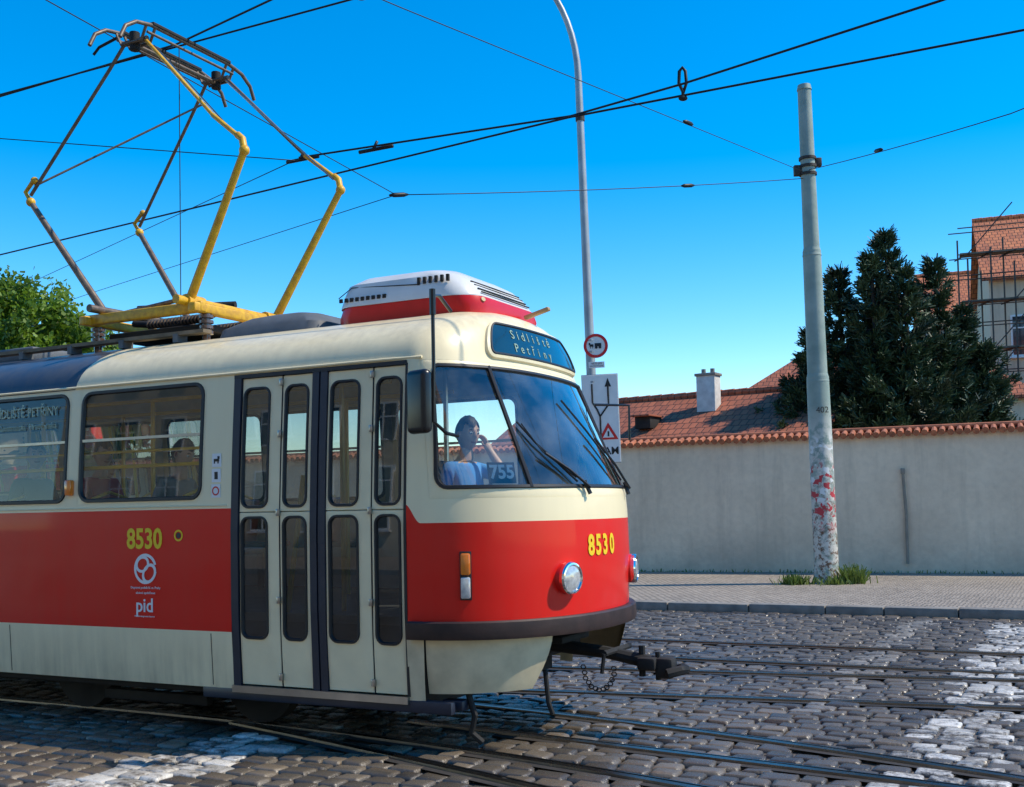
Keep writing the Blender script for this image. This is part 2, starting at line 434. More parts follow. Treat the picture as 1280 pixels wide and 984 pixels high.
tx=MB()
text_into(tx,'8530',(-2.38,-1.253,1.44),(1,0,0),(0,0,1),.215,0,bold=.006,xs=.86)
for i,ch in enumerate('8530'):
    vi=.925+(i-1.5)*.049; n,r,u=frame_at(vi,1.35); text_into(tx,ch,S(vi,1.35,.004),r,u,.20,0,bold=.007,xs=.82)
def ring(c,r0,r1,a0=0,a1=2*PI,mi=0,y=-1.2535,n=24,sx=1,tilt=0):
    lo=[];hi=[]
    for i in range(n+1):
        a=a0+(a1-a0)*i/n
        for L,rr in ((lo,r0),(hi,r1)):
            px=rr*math.cos(a)*sx; pz=rr*math.sin(a)
            L.append((c[0]+px*math.cos(tilt)-pz*math.sin(tilt),y,c[1]+px*math.sin(tilt)+pz*math.cos(tilt)))
    tx.strip([lo,hi],mi,closed=False)
ring((-2.37,1.215),.095,.118,.3,2*PI-.2,1); ring((-2.40,1.25),.042,.062,0,2*PI,1,sx=1.2,tilt=.5,y=-1.2545); ring((-2.33,1.18),.045,.065,0,2*PI,1,sx=1.3,tilt=.9,y=-1.2555)
ring((-2.03,1.47),.030,.044,mi=0); ring((-2.03,1.47),.001,.022,mi=3)
text_into(tx,'Dopravní podnik hl. m. Prahy',(-2.37,-1.2535,1.07),(1,0,0),(0,0,1),.026,1)
text_into(tx,'akciová společnost',(-2.37,-1.2535,1.03),(1,0,0),(0,0,1),.026,1)
text_into(tx,'pid',(-2.38,-1.2535,.93),(1,0,0),(0,0,1),.15,1,bold=.002)
text_into(tx,'Pražská integrovaná doprava',(-2.38,-1.2535,.85),(1,0,0),(0,0,1),.018,1)
for k,z in enumerate((2.03,1.915,1.80)):
    y=-Wz(z)-.004
    tx.box((-1.665,y,z),(.085,.004,.10),1)
    if k==0: tx.box((-1.665,y-.003,z),(.05,.003,.02),2); tx.box((-1.645,y-.003,z+.02),(.02,.003,.02),2); tx.box((-1.685,y-.003,z-.015),(.01,.003,.02),2);tx.box((-1.65,y-.003,z-.015),(.01,.003,.02),2)
    elif k==1: tx.box((-1.665,y-.003,z),(.03,.003,.055),2)
    else: ring((-1.665,z),.024,.034,mi=4,y=y-.004)
text_into(tx,'SÍDLIŠTĚ PETŘINY',(-3.75,-1.205,2.50),(1,0,0),(0,0,1),.11,5,bold=.001,xs=.85)
text_into(tx,'Malostranská  Hradčanská',(-3.75,-1.21,2.38),(1,0,0),(0,0,1),.075,5,xs=.9)
tx.obj('lettering',['yprint','wprint','black','navy','redp','gprint'],tram)
rp=MB(); n,r,u=frame_at(.45,1.9); R3=Matrix((r,u,n)).transposed()
c=S(.45,1.88,-.035); rp.box(c,(.20,.15,.012),0,.003,R3); text_into(rp,'755',c+n*.009,r,u,.135,1,bold=.004,xs=.9)
rp.obj('course_number_plate',['black','wprint'],tram)

wp=MB()
def wl3(pts,r,off): wp.tube([S(a,b,off) for a,b in pts],r,0,6)
wl3([(.845,1.715),(.835,1.80)],.016,.035); wl3([(.84,1.745),(.76,1.87),(.665,1.985)],.010,.055)
wl3([(.60,2.22),(.66,2.07),(.74,1.92),(.80,1.80)],.008,.022); wl3([(.61,2.20),(.665,2.0),(.79,1.82)],.005,.04)
wl3([(1.22,1.715),(1.22,1.80)],.016,.035); wl3([(1.22,1.745),(1.15,1.92),(1.06,2.12)],.010,.055)
wl3([(.98,2.42),(1.06,2.2),(1.14,2.0),(1.20,1.82)],.008,.022)
wp.obj('wipers',['rub'],tram)

mr=MB()
ax,ay=.36,-1.44
mr.tube([(.30,-1.10,2.98),(.33,-1.30,3.05),(ax,ay,3.03),(ax,ay,2.6),(ax,ay-.01,2.2),(.38,-1.32,2.13),(.38,-1.17,2.12)],.013,0,8)
mr.tube([(ax,ay,3.07),(ax,ay,2.9)],.022,0,8)
R_=Matrix.Rotation(math.radians(-18),3,'Z')
mr.box((.265,-1.47,2.335),(.20,.085,.42),0,.04,R_,4)
mr.tube([(ax,ay,2.48),(.27,-1.46,2.46)],.013,0,8); mr.tube([(ax,ay,2.24),(.27,-1.46,2.26)],.013,0,8)
mr.tube([(.40,1.15,2.5),(.62,1.40,2.5),(.62,1.40,2.2)],.012,0,8)
mr.obj('side_mirror',['mirror'],tram)

# ---------------- roof equipment
re=MB()
def ac_loop(z,x0,x1,w,r,n=6):
    P=rrect(x0,x1,-w,w,r,r,n=n,m=3); return [(a,b,z) for a,b in P]
re.strip([ac_loop(3.03,-1.08,.19,.56,.16),ac_loop(3.13,-1.08,.21,.58,.18),ac_loop(3.205,-1.06,.19,.58,.2)],1)
re.strip([ac_loop(3.205,-1.07,.17,.59,.2),ac_loop(3.215,-1.07,.17,.59,.2),ac_loop(3.30,-1.05,.11,.57,.2),ac_loop(3.38,-1.02,.02,.55,.2),ac_loop(3.435,-.93,-.08,.48,.2),ac_loop(3.465,-.80,-.25,.36,.18),ac_loop(3.475,-.6,-.4,.12,.05)],0)
for k in range(4):
    z=3.245+k*.03; x=.145-.03*k
    re.tube([(x+.018,-.40,z),(x+.022,.0,z),(x+.018,.40,z)],.006,2,5)
for k in range(6): re.box((-.28+k*.05,-.565,3.345+.0*k),(.022,.02,.05),2,0)
for k in range(9): re.box((-.98+k*.05,-.583,3.26),(.028,.012,.03),2)
re.tube([(-1.06,-.5,3.30),(-.9,-.55,3.36),(-.3,-.57,3.32),(.02,-.5,3.25)],.004,2,5)
re.strip([ac_loop(z,x0,x1,w,.12) for z,x0,x1,w in ((3.05,-2.25,-1.18,.62),(3.14,-2.22,-1.2,.60),(3.22,-2.0,-1.3,.52),(3.255,-1.9,-1.45,.40),(3.26,-1.75,-1.55,.1))],3)
for s_ in (-1,1):
    re.box((-6.8,s_*.62,3.14),(9.0,.10,.03),4); 
    for k in range(15): re.box((-2.6-k*.62,s_*.62,3.10),(.05,.12,.07),3)
for k in range(4): re.box((-5.3-k*1.5,0,3.18),(1.2,.7,.14),3,.03)
re.tube([(.12,-.42,3.10),(.16,-.42,3.16),(.2,-.44,3.18)],.02,5,6)
re.box((.34,.18,3.15),(.22,.05,.03),5,.008,Matrix.Rotation(-.25,3,'Y'))
re.obj('roof_equipment',['white','redp','dark',mat('roof_grey',(.13,.14,.15),.6,var=.3),'wood',mat('tan_plastic',(.5,.32,.15),.5)],tram)

# ---------------- pantograph
pg=MB()
Y_,G_,K_,W_,I_=0,1,2,3,4
for s_ in (-1,1):
    y=.66*s_
    B1=Vector((-2.55,.56*s_,3.42));B2=Vector((-3.55,.56*s_,3.44))
    E1=Vector((-1.86,y,4.57));E2=Vector((-4.35,y,4.50)); H1=Vector((-3.08,.52*s_,5.80));H2=Vector((-3.32,.52*s_,5.80))
    pg.tube([B1,E1],[.040,.030],Y_,10); pg.tube([B2,E2],[.034,.026],G_,10)
    pg.ell(E1,(.045,.042,.045),Y_); pg.ell(E2,(.042,.042,.042),Y_)
    pg.tube([E1,E1+Vector((-.02,0,.10)),E1+Vector((-.07,0,.14))],.030,Y_,8)
    m1=E1.lerp(H1,.30)
    pg.tube([E1+Vector((-.04,0,.11)),m1],.021,Y_,8); pg.tube([m1,H1],.017,Y_ if s_<0 else G_,8)
    pg.tube([E1+Vector((-.06,-.03*s_,.10)),H1+Vector((.05,-.06*s_,-.05))],.009,W_,6)
    m2=E2.lerp(H2,.85)
    pg.tube([E2+Vector((.0,0,.06)),m2,H2],.016,G_,8)
    pg.tube([E2,E2+Vector((-.07,0,.10)),E2+Vector((.02,0,.18))],.02,Y_,7)
    pg.ell(E2+Vector((.05,0,.19)),(.035,.035,.035),Y_)
    pg.tube([B1+Vector((0,.05*s_,0)),B1+Vector((0,-.15*s_,0))],.06,Y_,10)
    pg.box((-3.05,.58*s_,3.36),(1.35,.07,.09),Y_,.012)
pg.tube([Vector((-4.30,-.66,4.64)),Vector((-3.3,.50,5.6))],.010,G_,6)
pg.tube([(-2.55,-.72,3.42),(-2.55,.72,3.42)],.04,Y_,10); pg.tube([(-3.55,-.72,3.44),(-3.55,.72,3.44)],.035,G_,10)
for x in (-2.42,-3.68): pg.box((x,0,3.35),(.08,1.36,.08),Y_,.012)
pg.tube([(-2.62,-.5,3.47),(-3.5,-.5,3.40)],.02,G_); pg.tube([(-2.62,.1,3.5),(-3.5,-.2,3.5)],.035,K_)
for x in (-2.42,-3.68):
    for y in (-.5,.5):
        for k in range(4): pg.tube([(x,y,3.14+k*.045),(x,y,3.165+k*.045)],.06,I_,12)
        pg.tube([(x,y,3.08),(x,y,3.33)],.035,I_,10)
for y in (-.25,.25):
    pg.tube([(-2.55,y,3.36),(-3.0,y,3.30),(-3.5,y,3.36)],.03,K_,8)
    for k in range(16): pg.tube([(-2.7-k*.04,y,3.335),(-2.715-k*.04,y,3.335)],.042,G_,10)
pg.box((-3.05,0,3.22),(1.1,.9,.06),K_,.01)
for x in (-3.02,-3.38):
    pts=[(x,-.86,5.68),(x,-.80,5.80),(x,-.68,5.88),(x,-.5,5.915),(x,.5,5.915),(x,.68,5.88),(x,.80,5.80),(x,.86,5.68)]
    pg.tube(pts,.018,G_,8)
    pg.box((x,0,5.93),(.05,1.0,.03),K_,.006)
    pg.tube([(x,-.55,5.84),(x,.55,5.84)],.013,G_,6)
for y in (-.56,-.46,.46,.56):
    pg.tube([(-3.02,y,5.90),(-3.08,y,5.78),(-3.32,y,5.78),(-3.38,y,5.90)],.014,G_,6)
for y in (-.52,.52):
    pg.tube([(-3.2,y,5.88),(-3.2,y,5.72)],.045,K_,8); pg.tube([(-3.35,y,5.80),(-3.05,y,5.80)],.025,G_)
pg.tube([(-3.2,-.55,5.77),(-3.2,.55,5.77)],.022,G_,8)
pg.tube([(-3.38,-.5,5.9),(-3.6,-.55,5.82),(-3.66,-.56,5.76)],.014,K_,6)
pg.tube([(-2.75,-.45,5.7),(-2.75,-.45,3.3)],.004,K_,4)
pg.obj('pantograph',['yel','pgrey','dark','steel',mat('insulator',(.12,.07,.05),.2,var=.2,coat=.6)],tram,auto=50)

# ---------------- interior
it=MB()
it.box((-5.95,0,.87),(11.9,2.36,.06),0); it.box((.27,0,.87),(.54,1.5,.06),0)
it.box((-.28,.45,1.25),(.04,1.35,.7),1); it.box((-.28,.45,1.62),(.05,1.35,.04),4)
for y in (-.2,1.1): it.tube([(-.28,y,.9),(-.28,y,2.9)],.02,4)
it.box((.55,0,1.28),(.35,1.5,.75),2,.08)
it.box((.42,-.35,1.68),(.25,.6,.05),2,.02); it.tube([(.35,-.6,1.65),(.30,-.6,1.80)],.03,2)
for k in range(8):
    x=-1.95-k*1.0
    for y in (-.80,.80):
        if y<0 and -7.8<x<-6.0: continue
        it.box((x,y,1.33),(.42,.42,.05),3,.02); it.box((x-.21,y,1.55),(.05,.42,.42),3,.02,Matrix.Rotation(.12,3,'Y')); it.tube([(x,y,.9),(x,y,1.32)],.03,4)
        it.tube([(x-.26,y-.2*1,1.77),(x-.28,y,1.83),(x-.26,y+.2,1.77)],.014,5,6)
for y in (-.48,.48):
    it.tube([(-.6,y,2.62),(-11.6,y,2.62)],.018,5,8)
    for k in range(8): it.tube([(-1.7-k*1.35,y,.9),(-1.7-k*1.35,y,2.62)],.019,5,8)
it.tube([(-1.8,-1.1,2.02),(-6,-1.1,2.02)],.016,5,6); it.tube([(-1.8,-1.1,2.14),(-6,-1.1,2.14)],.012,5,6)
it.tube([(-.38,-1.1,.9),(-.45,-1.02,1.9),(-.38,-1.0,2.3)],.020,5,8); it.tube([(-1.12,-1.1,.9),(-1.0,-1.05,1.9)],.020,5,8); it.tube([(-.76,-.9,.9),(-.76,-.9,2.6)],.018,5,8)
it.box((-5.5,0,2.93),(11,.5,.04),6,.01)
it.box((.1,-.52,1.38),(.45,.45,.07),7,.03); it.box((-.12,-.52,1.72),(.07,.42,.54),7,.03); it.box((.1,-.52,1.12),(.2,.2,.45),2)
it.box((.25,0,2.66),(.25,1.5,.06),1,.01)
it.obj('interior',['floor','interior','rub','seat','steel','pole','wprint','navy'],tram)

# ---------------------------------------------------------------- people
def skinmat(n,c): 
    m=mat(n,c,.5,var=.12,scale=20); m.node_tree.nodes['Principled BSDF'].inputs['Subsurface Weight'].default_value=.05; return m
def person(name,world,skin,shirt,trous,hair,arms,lean=0,headyaw=0,headpitch=0,longhair=False):
    mb=MB()
    J={'pel':((0,0,.09),(.14,.15)),'bel':((.0+lean*.25,0,.26),(.115,.145)),'che':((lean*.6,0,.43),(.115,.165)),'nb':((lean*.9,0,.555),(.07,.08)),'nk':((.012+lean,0,.615),(.052,.052)),'hd':((.02+lean,0,.68),(.05,.05))}
    E=[('pel','bel'),('bel','che'),('che','nb'),('nb','nk'),('nk','hd')]
    for s_,q in ((-1,'r'),(1,'l')):
        a=arms[q]
        J['sh'+q]=((lean*.75,s_*.165,.505),(.062,.062)); J['el'+q]=(a[0],(.044,.044)); J['wr'+q]=(a[1],(.027,.030))
        d=(Vector(a[2])-Vector(a[1])).normalized()
        J['pa'+q]=(tuple(Vector(a[1])+d*.065),(.036,.020))
        J['hi'+q]=((.04,s_*.09,.08),(.09,.09)); J['kn'+q]=((.44,s_*.12,.11),(.062,.062)); J['ca'+q]=((.45,s_*.12,-.10),(.055,.055)); J['an'+q]=((.43,s_*.12,-.37),(.038,.038)); J['to'+q]=((.60,s_*.13,-.41),(.035,.04))
        E+=[('che','sh'+q),('sh'+q,'el'+q),('el'+q,'wr'+q),('wr'+q,'pa'+q),('pel','hi'+q),('hi'+q,'kn'+q),('kn'+q,'ca'+q),('ca'+q,'an'+q),('an'+q,'to'+q)]
    names=list(J); idx={n:i for i,n in enumerate(names)}
    def skinned(co,ed,rad,root=0,lv=2):
        me=D.meshes.new('sk'); me.from_pydata(co,ed,[]); o=D.objects.new('sk',me); sc.collection.objects.link(o)
        md=o.modifiers.new('s','SKIN')
        for i,r in enumerate(rad): me.skin_vertices[0].data[i].radius=r; me.skin_vertices[0].data[i].use_root=(i==root)
        sb=o.modifiers.new('u','SUBSURF'); sb.levels=lv
        dg=bpy.context.evaluated_depsgraph_get(); dg.update()
        e=D.meshes.new_from_object(o.evaluated_get(dg)); V=[v.co.copy() for v in e.vertices]; F=[list(p.vertices) for p in e.polygons]
        D.objects.remove(o); return V,F
    V,F=skinned([J[n][0] for n in names],[(idx[a],idx[b]) for a,b in E],[J[n][1] for n in names])
    mi=[]
    for f in F:
        c=sum((V[i] for i in f),Vector())/len(f); best=None
        for a,b in E:
            A=Vector(J[a][0]);B=Vector(J[b][0]);t=max(0,min(1,(c-A).dot(B-A)/(B-A).length_squared)); d=(c-A.lerp(B,t)).length
            if best is None or d<best[0]: best=(d,a,b,t)
        _,a,b,t=best
        if b in('nk','hd') : m=0
        elif a.startswith('sh'): m=1 if t<.75 else 0
        elif a.startswith('el') or a.startswith('wr'): m=0
        elif a[:2] in('hi','kn','ca') or b[:2]=='hi': m=2
        elif a.startswith('an'): m=4
        elif a=='pel' and t<.3: m=2
        else: m=1
        mi.append(m)
    mb.add(V,F,mi)
    for s_,q in ((-1,'r'),(1,'l')):
        w=Vector(arms[q][1]); d=(Vector(arms[q][2])-w).normalized(); pa=w+d*.06
        nrm=Vector(arms[q][3]).normalized(); side=d.cross(nrm).normalized()
        for k,(o_,ln) in enumerate(((-.027,.062),(-.009,.072),(.009,.068),(.027,.054))):
            p0=pa+side*o_*.9; p1=pa+side*o_+d*.035; p2=p1+(d*.8+nrm*.5).normalized()*ln*.5; p3=p2+(d*.4+nrm*.9).normalized()*ln*.4
            v_,f_=skinned([p0,p1,p2,p3],[(0,1),(1,2),(2,3)],[(.010,.010),(.009,.009),(.008,.008),(.006,.006)],lv=1); mb.add(v_,f_,0)
        p0=w+d*.03-side*.02; p1=p0-side*.028+d*.03; p2=p1+d*.03+nrm*.01
        v_,f_=skinned([p0,p1,p2],[(0,1),(1,2)],[(.013,.013),(.010,.010),(.008,.008)],lv=1); mb.add(v_,f_,0)
    HR=Matrix.Rotation(headyaw,3,'Z')@Matrix.Rotation(headpitch,3,'Y'); hc=Vector((.035+lean,0,.755))
    bm=bmesh.new(); bmesh.ops.create_icosphere(bm,subdivisions=4,radius=1)
    for v in bm.verts:
        x,y,z=v.co
        jaw=1-.32*max(0,-z-.1)**1.2
        X=x*.098*(1 if x<0 else .93); Yy=y*.076*jaw; Zz=z*.120
        if x>0 and z<-.2: X*=(1-.12*(-z-.2))
        if x>.3:
            X+=.022*math.exp(-((y/.16)**2+((z+.10)/.17)**2))+.010*math.exp(-((y/.1)**2+((z-.12)/.2)**2))
            X-=.010*(math.exp(-(((y-.40)/.17)**2+((z-.10)/.13)**2))+math.exp(-(((y+.40)/.17)**2+((z-.10)/.13)**2)))
            X+=.006*math.exp(-((y/.3)**2+((z+.42)/.09)**2)); X+=.008*math.exp(-((y/.25)**2+((z+.80)/.15)**2))
            X+=.005*math.exp(-((z-.27)/.07)**2)*math.exp(-(y/.6)**2)
        v.co=Vector((X,Yy,Zz))
    bm.verts.index_update(); vs_=[hc+HR@v.co for v in bm.verts]; fs_=[];ms=[]
    for f in bm.faces:
        c=f.calc_center_median(); fs_.append([v.index for v in f.verts])
        ms.append(5 if (c.x>.06 and abs(c.y)<.024 and abs(c.z+.052)<.007) else 0)
    mb.add(vs_,fs_,ms)
    vs_=[];fs_=[]
    for f in bm.faces:
        c=f.calc_center_median()
        line=.055 if c.x>.04 else (.02 if c.x>.0 else (-.035 if not longhair else -.13))
        if c.z>line+.012*math.sin(c.y*90): fs_.append([v.index for v in f.verts])
    for v in bm.verts:
        r_=1.10+.03*math.sin(v.co.y*160)*math.cos(v.co.x*130); vs_.append(hc+HR@(v.co*r_+Vector((-.004,0,.004))))
    mb.add(vs_,fs_,3); bm.free()
    for s_ in (-1,1):
        mb.ell(hc+HR@Vector((.078,.030*s_,.012)),(.011,.014,.010),6,HR); mb.ell(hc+HR@Vector((.0865,.030*s_,.012)),(.004,.006,.006),4,HR,8,6)
        mb.tube([hc+HR@Vector((.088,.014*s_,.034)),hc+HR@Vector((.087,.031*s_,.038)),hc+HR@Vector((.078,.046*s_,.032))],.0035,3,5)
        mb.ell(hc+HR@Vector((-.005,.078*s_,-.005)),(.020,.009,.032),0,HR); mb.ell(hc+HR@Vector((-.002,.084*s_,-.003)),(.011,.005,.020),5,HR)
    return mb.obj(name,[skinmat(name+'_skin',skin),mat(name+'_shirt',shirt,.8,bmp=.2,bscale=25,var=.25,scale=9),mat(name+'_trousers',trous,.85),mat(name+'_hair',hair,.55,bmp=.4,bscale=120),mat(name+'_shoes',(.015,.012,.01),.4),mat(name+'_lips',(skin[0]*.7,skin[1]*.45,skin[2]*.45),.5),mat(name+'_eyes',(.7,.7,.68),.2)],world=world,auto=0)
SK=(.62,.36,.25)
rest={'r':((.05,-.25,.28),(.28,-.20,.19),(.4,-.17,.17),(0,0,-1)),'l':((.05,.25,.28),(.28,.20,.19),(.4,.17,.17),(0,0,-1))}
drv={'r':((.10,-.27,.31),(.33,-.22,.30),(.44,-.19,.31),(0,0,-1)),'l':((.30,.17,.42),(.17,.115,.63),(.13,.08,.75),(-.4,-.9,0))}
person('tram_driver',MT@Matrix.Translation((.12,-.66,1.41))@Matrix.Rotation(-.30,4,'Z'),(.64,.37,.25),(.10,.36,.80),(.02,.025,.05),(.025,.014,.009),drv,lean=.03,headyaw=-.15,headpitch=.10)
person('passenger',MT@Matrix.Translation((-4.30,-.70,1.42)),SK,(.10,.16,.12),(.03,.03,.05),(.12,.10,.08),rest,lean=.03,headyaw=-.6)
person('passenger',MT@Matrix.Translation((-3.45,-.74,1.40)),(.55,.32,.22),(.40,.03,.05),(.03,.03,.04),(.03,.02,.015),rest,lean=.05,headyaw=-.3,headpitch=.15)
person('passenger',MT@Matrix.Translation((-2.65,-.70,1.37)),SK,(.30,.29,.28),(.05,.05,.06),(.10,.07,.05),rest,lean=.12,headpitch=.4,longhair=True)
person('passenger',MT@Matrix.Translation((-4.95,.75,1.36)),SK,(.05,.08,.2),(.05,.05,.06),(.05,.03,.02),rest)

# ---------------------------------------------------------------- ground
def brick_ground(name,c1,c2,mortar,w,h,bs,rough,wob=.03,off=.5,msz=.012):
    m,nt,b=newmat(name); c=coord(nt)
    nz=N(nt,'ShaderNodeTexNoise'); nz.inputs['Scale'].default_value=3; nt.links.new(c,nz.inputs['Vector'])
    ad=N(nt,'ShaderNodeVectorMath',operation='MULTIPLY_ADD'); nt.links.new(nz.outputs['Color'],ad.inputs[0]); ad.inputs[1].default_value=(wob,wob,0); nt.links.new(c,ad.inputs[2])
    br=N(nt,'ShaderNodeTexBrick'); br.offset=off; nt.links.new(ad.outputs[0],br.inputs['Vector'])
    for k,v in (('Scale',1),('Brick Width',w),('Row Height',h),('Mortar Size',msz),('Mortar Smooth',.6),('Bias',0)): br.inputs[k].default_value=v
    br.inputs['Color1'].default_value=(*c1,1); br.inputs['Color2'].default_value=(*c2,1); br.inputs['Mortar'].default_value=(*mortar,1)
    n=ramp(nt,noise(nt,c,.8,6,.7),.3,.7)
    col=mixc(nt,math_(nt,'MULTIPLY',n,.4),br.outputs[0],tuple(x*.5 for x in c1))
    n4=ramp(nt,noise(nt,c,9,3,.8),.42,.62); col=mixc(nt,math_(nt,'MULTIPLY',n4,.45),col,tuple(x*.35 for x in c1))
    n3=ramp(nt,noise(nt,c,.35,3),.45,.62); col=mixc(nt,math_(nt,'MULTIPLY',n3,.3),col,tuple(x*1.35 for x in c2))
    nt.links.new(col,b.inputs['Base Color']); b.inputs['Roughness'].default_value=rough
    hgt=math_(nt,'ADD',math_(nt,'MULTIPLY',br.outputs['Fac'],-1),math_(nt,'MULTIPLY',noise(nt,c,30,3),.4))
    bump(nt,b,hgt,bs,.012); return m
M['roadfar']=brick_ground('distant_setts',(.16,.13,.10),(.10,.085,.07),(.03,.027,.022),.2,.155,.8,.6)
M['mosaic']=brick_ground('mosaic_paving',(.52,.44,.35),(.30,.25,.195),(.06,.05,.04),.12,.11,1.0,.7,.06,msz=.018)
M['grasslnd']=mat('ground_earth',(.09,.085,.055),.95,var=.4,scale=.5,bmp=.3)
M['granite']=mat('granite_kerb',(.28,.255,.22),.7,var=.45,scale=5,bmp=.3)
M['asph']=mat('rail_bed',(.040,.034,.029),.8,var=.4,scale=5,bmp=.5,bscale=60)
M['rail']=mat('rail_steel',(.20,.165,.14),.28,1,var=.3,scale=8)
def plane(name,x0,x1,y0,y1,z,m,world=MT):
    mb=MB(); mb.add([(x0,y0,z),(x1,y0,z),(x1,y1,z),(x0,y1,z)],[(0,1,2,3)]); return mb.obj(name,[m],world=world,smooth=False)
plane('ground',-900,900,-900,900,-.075,'grasslnd')
plane('road',-80,80,-19,9.1,-.036,'roadfar')
defl=lambda x:(max(0,x+3.2))**2/40
R_f=[('a',lambda x:.72-defl(x),-12,14),('b',lambda x:-.72-defl(x),-12,14),
     ('c',lambda x:-.40-.125*(x-.12)-.004*x*x+.02,-.6,8),('d',lambda x:-.87-.275*(x+1.75)-.01*(x+1.75)**2,-1.9,8),
     ('e',lambda x:1.38+.15*(x+.12) if x>-.8 else 1.278,-12,14),('f',lambda x:2.83+.15*(x+.12) if x>-.8 else 2.728,-12,14),
     ('g',lambda x:3.78,-14,16),('h',lambda x:5.22,-14,16)]
tr=MB()
for q,(nm,f,a,b) in enumerate(R_f):
    xs=np.linspace(a,b,int((b-a)/.25))
    dz=q*.0006
    tr.strip([[(x,f(x)-.10,-.012+dz) for x in xs],[(x,f(x)+.10,-.012+dz) for x in xs]],0,closed=False)
    tr.strip([[(x,f(x)-.03,-.012) for x in xs],[(x,f(x)-.028,.004+dz) for x in xs],[(x,f(x)+.028,.004+dz) for x in xs],[(x,f(x)+.03,-.012) for x in xs]],1,closed=False)
    tr.strip([[(x,f(x)+.031,-.006+dz) for x in xs],[(x,f(x)+.062,-.006+dz) for x in xs]],2,closed=False)
    tr.strip([[(x,f(x)+.063,-.01) for x in xs],[(x,f(x)+.064,.001+dz) for x in xs],[(x,f(x)+.078,.001+dz) for x in xs],[(x,f(x)+.08,-.01) for x in xs]],1,closed=False)
tr.obj('tram_rails',['asph','rail','dark'],world=MT,auto=30)
def setts():
    ul=np.array([0,.05,.16,.84,.95,1.]); hh=np.array([-.045,-.007,0,0,-.007,-.045])
    stones=[]
    y=-5.6
    while y<9.0:
        w=.158+rnd.uniform(-.014,.014)
        x=-11-rnd.random()*.2
        while x<11:
            l=rnd.uniform(.15,.27)
            xc=x+l/2; yc=y+w/2+.035*math.sin(x*.5+y*.2)
            ok=True
            for _,f,a,b in R_f:
                if a<xc<b and abs(yc-f(xc)-.01)<.10: ok=False;break
            if ok: stones.append((x,yc-w/2,l,w))
            x+=l
        y+=w
    n=len(stones); st=np.array(stones)
    U,Vv=np.meshgrid(ul,ul); U=U.ravel();Vv=Vv.ravel()
    hx=np.repeat(hh[None,:],6,0).ravel(); hy=np.repeat(hh[:,None],6,1).ravel()
    H=np.minimum(hx,hy)
    cu=(U-.5)*2; cv=(Vv-.5)*2; rr=1-.05*(np.abs(cu)*np.abs(cv))**4
    g=.009
    X=st[:,0:1]+g/2+(st[:,2:3]-g)*(.5+.5*cu*rr)[None,:]
    Y=st[:,1:2]+g/2+(st[:,3:4]-g)*(.5+.5*cv*rr)[None,:]
    X+=nr.normal(0,.0042,X.shape); Y+=nr.normal(0,.0042,Y.shape)
    tilt=nr.normal(0,.03,(n,2)); base=nr.normal(-.004,.0045,(n,1))
    Z=H[None,:]+base+tilt[:,0:1]*cu[None,:]*.10+tilt[:,1:2]*cv[None,:]*.08+nr.normal(0,.0016,X.shape)
    Z+= .0025*(1-cu**2)[None,:]*(1-cv**2)[None,:]
    Z+=.008*np.sin(X*.9+1)*np.cos(Y*.8)-.004
    P=np.stack([X,Y,Z],-1).reshape(-1,3)
    q=np.array([(j*6+i,j*6+i+1,(j+1)*6+i+1,(j+1)*6+i) for j in range(5) for i in range(5)])
    Q=(q[None]+ (np.arange(n)*36)[:,None,None]).reshape(-1,4)
    tone=np.clip(nr.normal(.42,.30,n),0,1); hue=nr.rand(n)
    xc=st[:,0]+st[:,2]/2; yc=st[:,1]+st[:,3]/2
    paint=np.zeros(n)
    for x0,x1,y0,y1,s_ in ((-1.65,-.95,-6,-.65,1.),(3.0,3.6,-6,8.6,1),(4.3,4.95,-6,8.6,1),(1.9,2.25,1.2,8.6,.3),(2.0,2.5,-6,-2.0,.6)):
        paint=np.maximum(paint,((xc>x0)&(xc<x1)&(yc>y0)&(yc<y1))*s_*nr.uniform(.5,1.0,n)*(nr.rand(n)>.12))
    at=np.stack([tone,paint,hue,np.ones(n)],-1); at=np.repeat(at,36,0)
    return P,Q,at
m,nt,b=newmat('setts')
at=N(nt,'ShaderNodeAttribute',attribute_name='tone'); sp=N(nt,'ShaderNodeSeparateColor'); nt.links.new(at.outputs['Color'],sp.inputs[0])
c=coord(nt); n1=noise(nt,c,45,5,.7); n2=noise(nt,c,1.1,4,.6)
col=mixc(nt,sp.outputs[0],(.065,.051,.037),(.25,.195,.135)); col=mixc(nt,math_(nt,'MULTIPLY',sp.outputs[2],.35),col,(.11,.10,.085))
col=mixc(nt,math_(nt,'MULTIPLY',ramp(nt,n1,.35,.75),.5),col,(.045,.036,.027))
col=mixc(nt,math_(nt,'MULTIPLY',ramp(nt,n2,.42,.66),.45),col,(.045,.036,.028))
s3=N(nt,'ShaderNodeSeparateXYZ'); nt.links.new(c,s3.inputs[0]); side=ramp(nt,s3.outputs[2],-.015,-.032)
pm=math_(nt,'MULTIPLY',sp.outputs[1],ramp(nt,math_(nt,'ADD',math_(nt,'MULTIPLY',noise(nt,c,16,6,.75),.6),math_(nt,'MULTIPLY',noise(nt,c,2.2,3),.4)),.42,.54),clamp=True)
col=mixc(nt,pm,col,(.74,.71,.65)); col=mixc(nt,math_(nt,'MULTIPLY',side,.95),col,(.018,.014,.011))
nt.links.new(col,b.inputs['Base Color']); nt.links.new(math_(nt,'MULTIPLY_ADD',n1,.5,.04),b.inputs['Roughness'])
b.inputs['Specular IOR Level'].default_value=.6
bump(nt,b,math_(nt,'ADD',n1,math_(nt,'MULTIPLY',noise(nt,c,140,2),.4)),.8,.006)
M['setts']=m
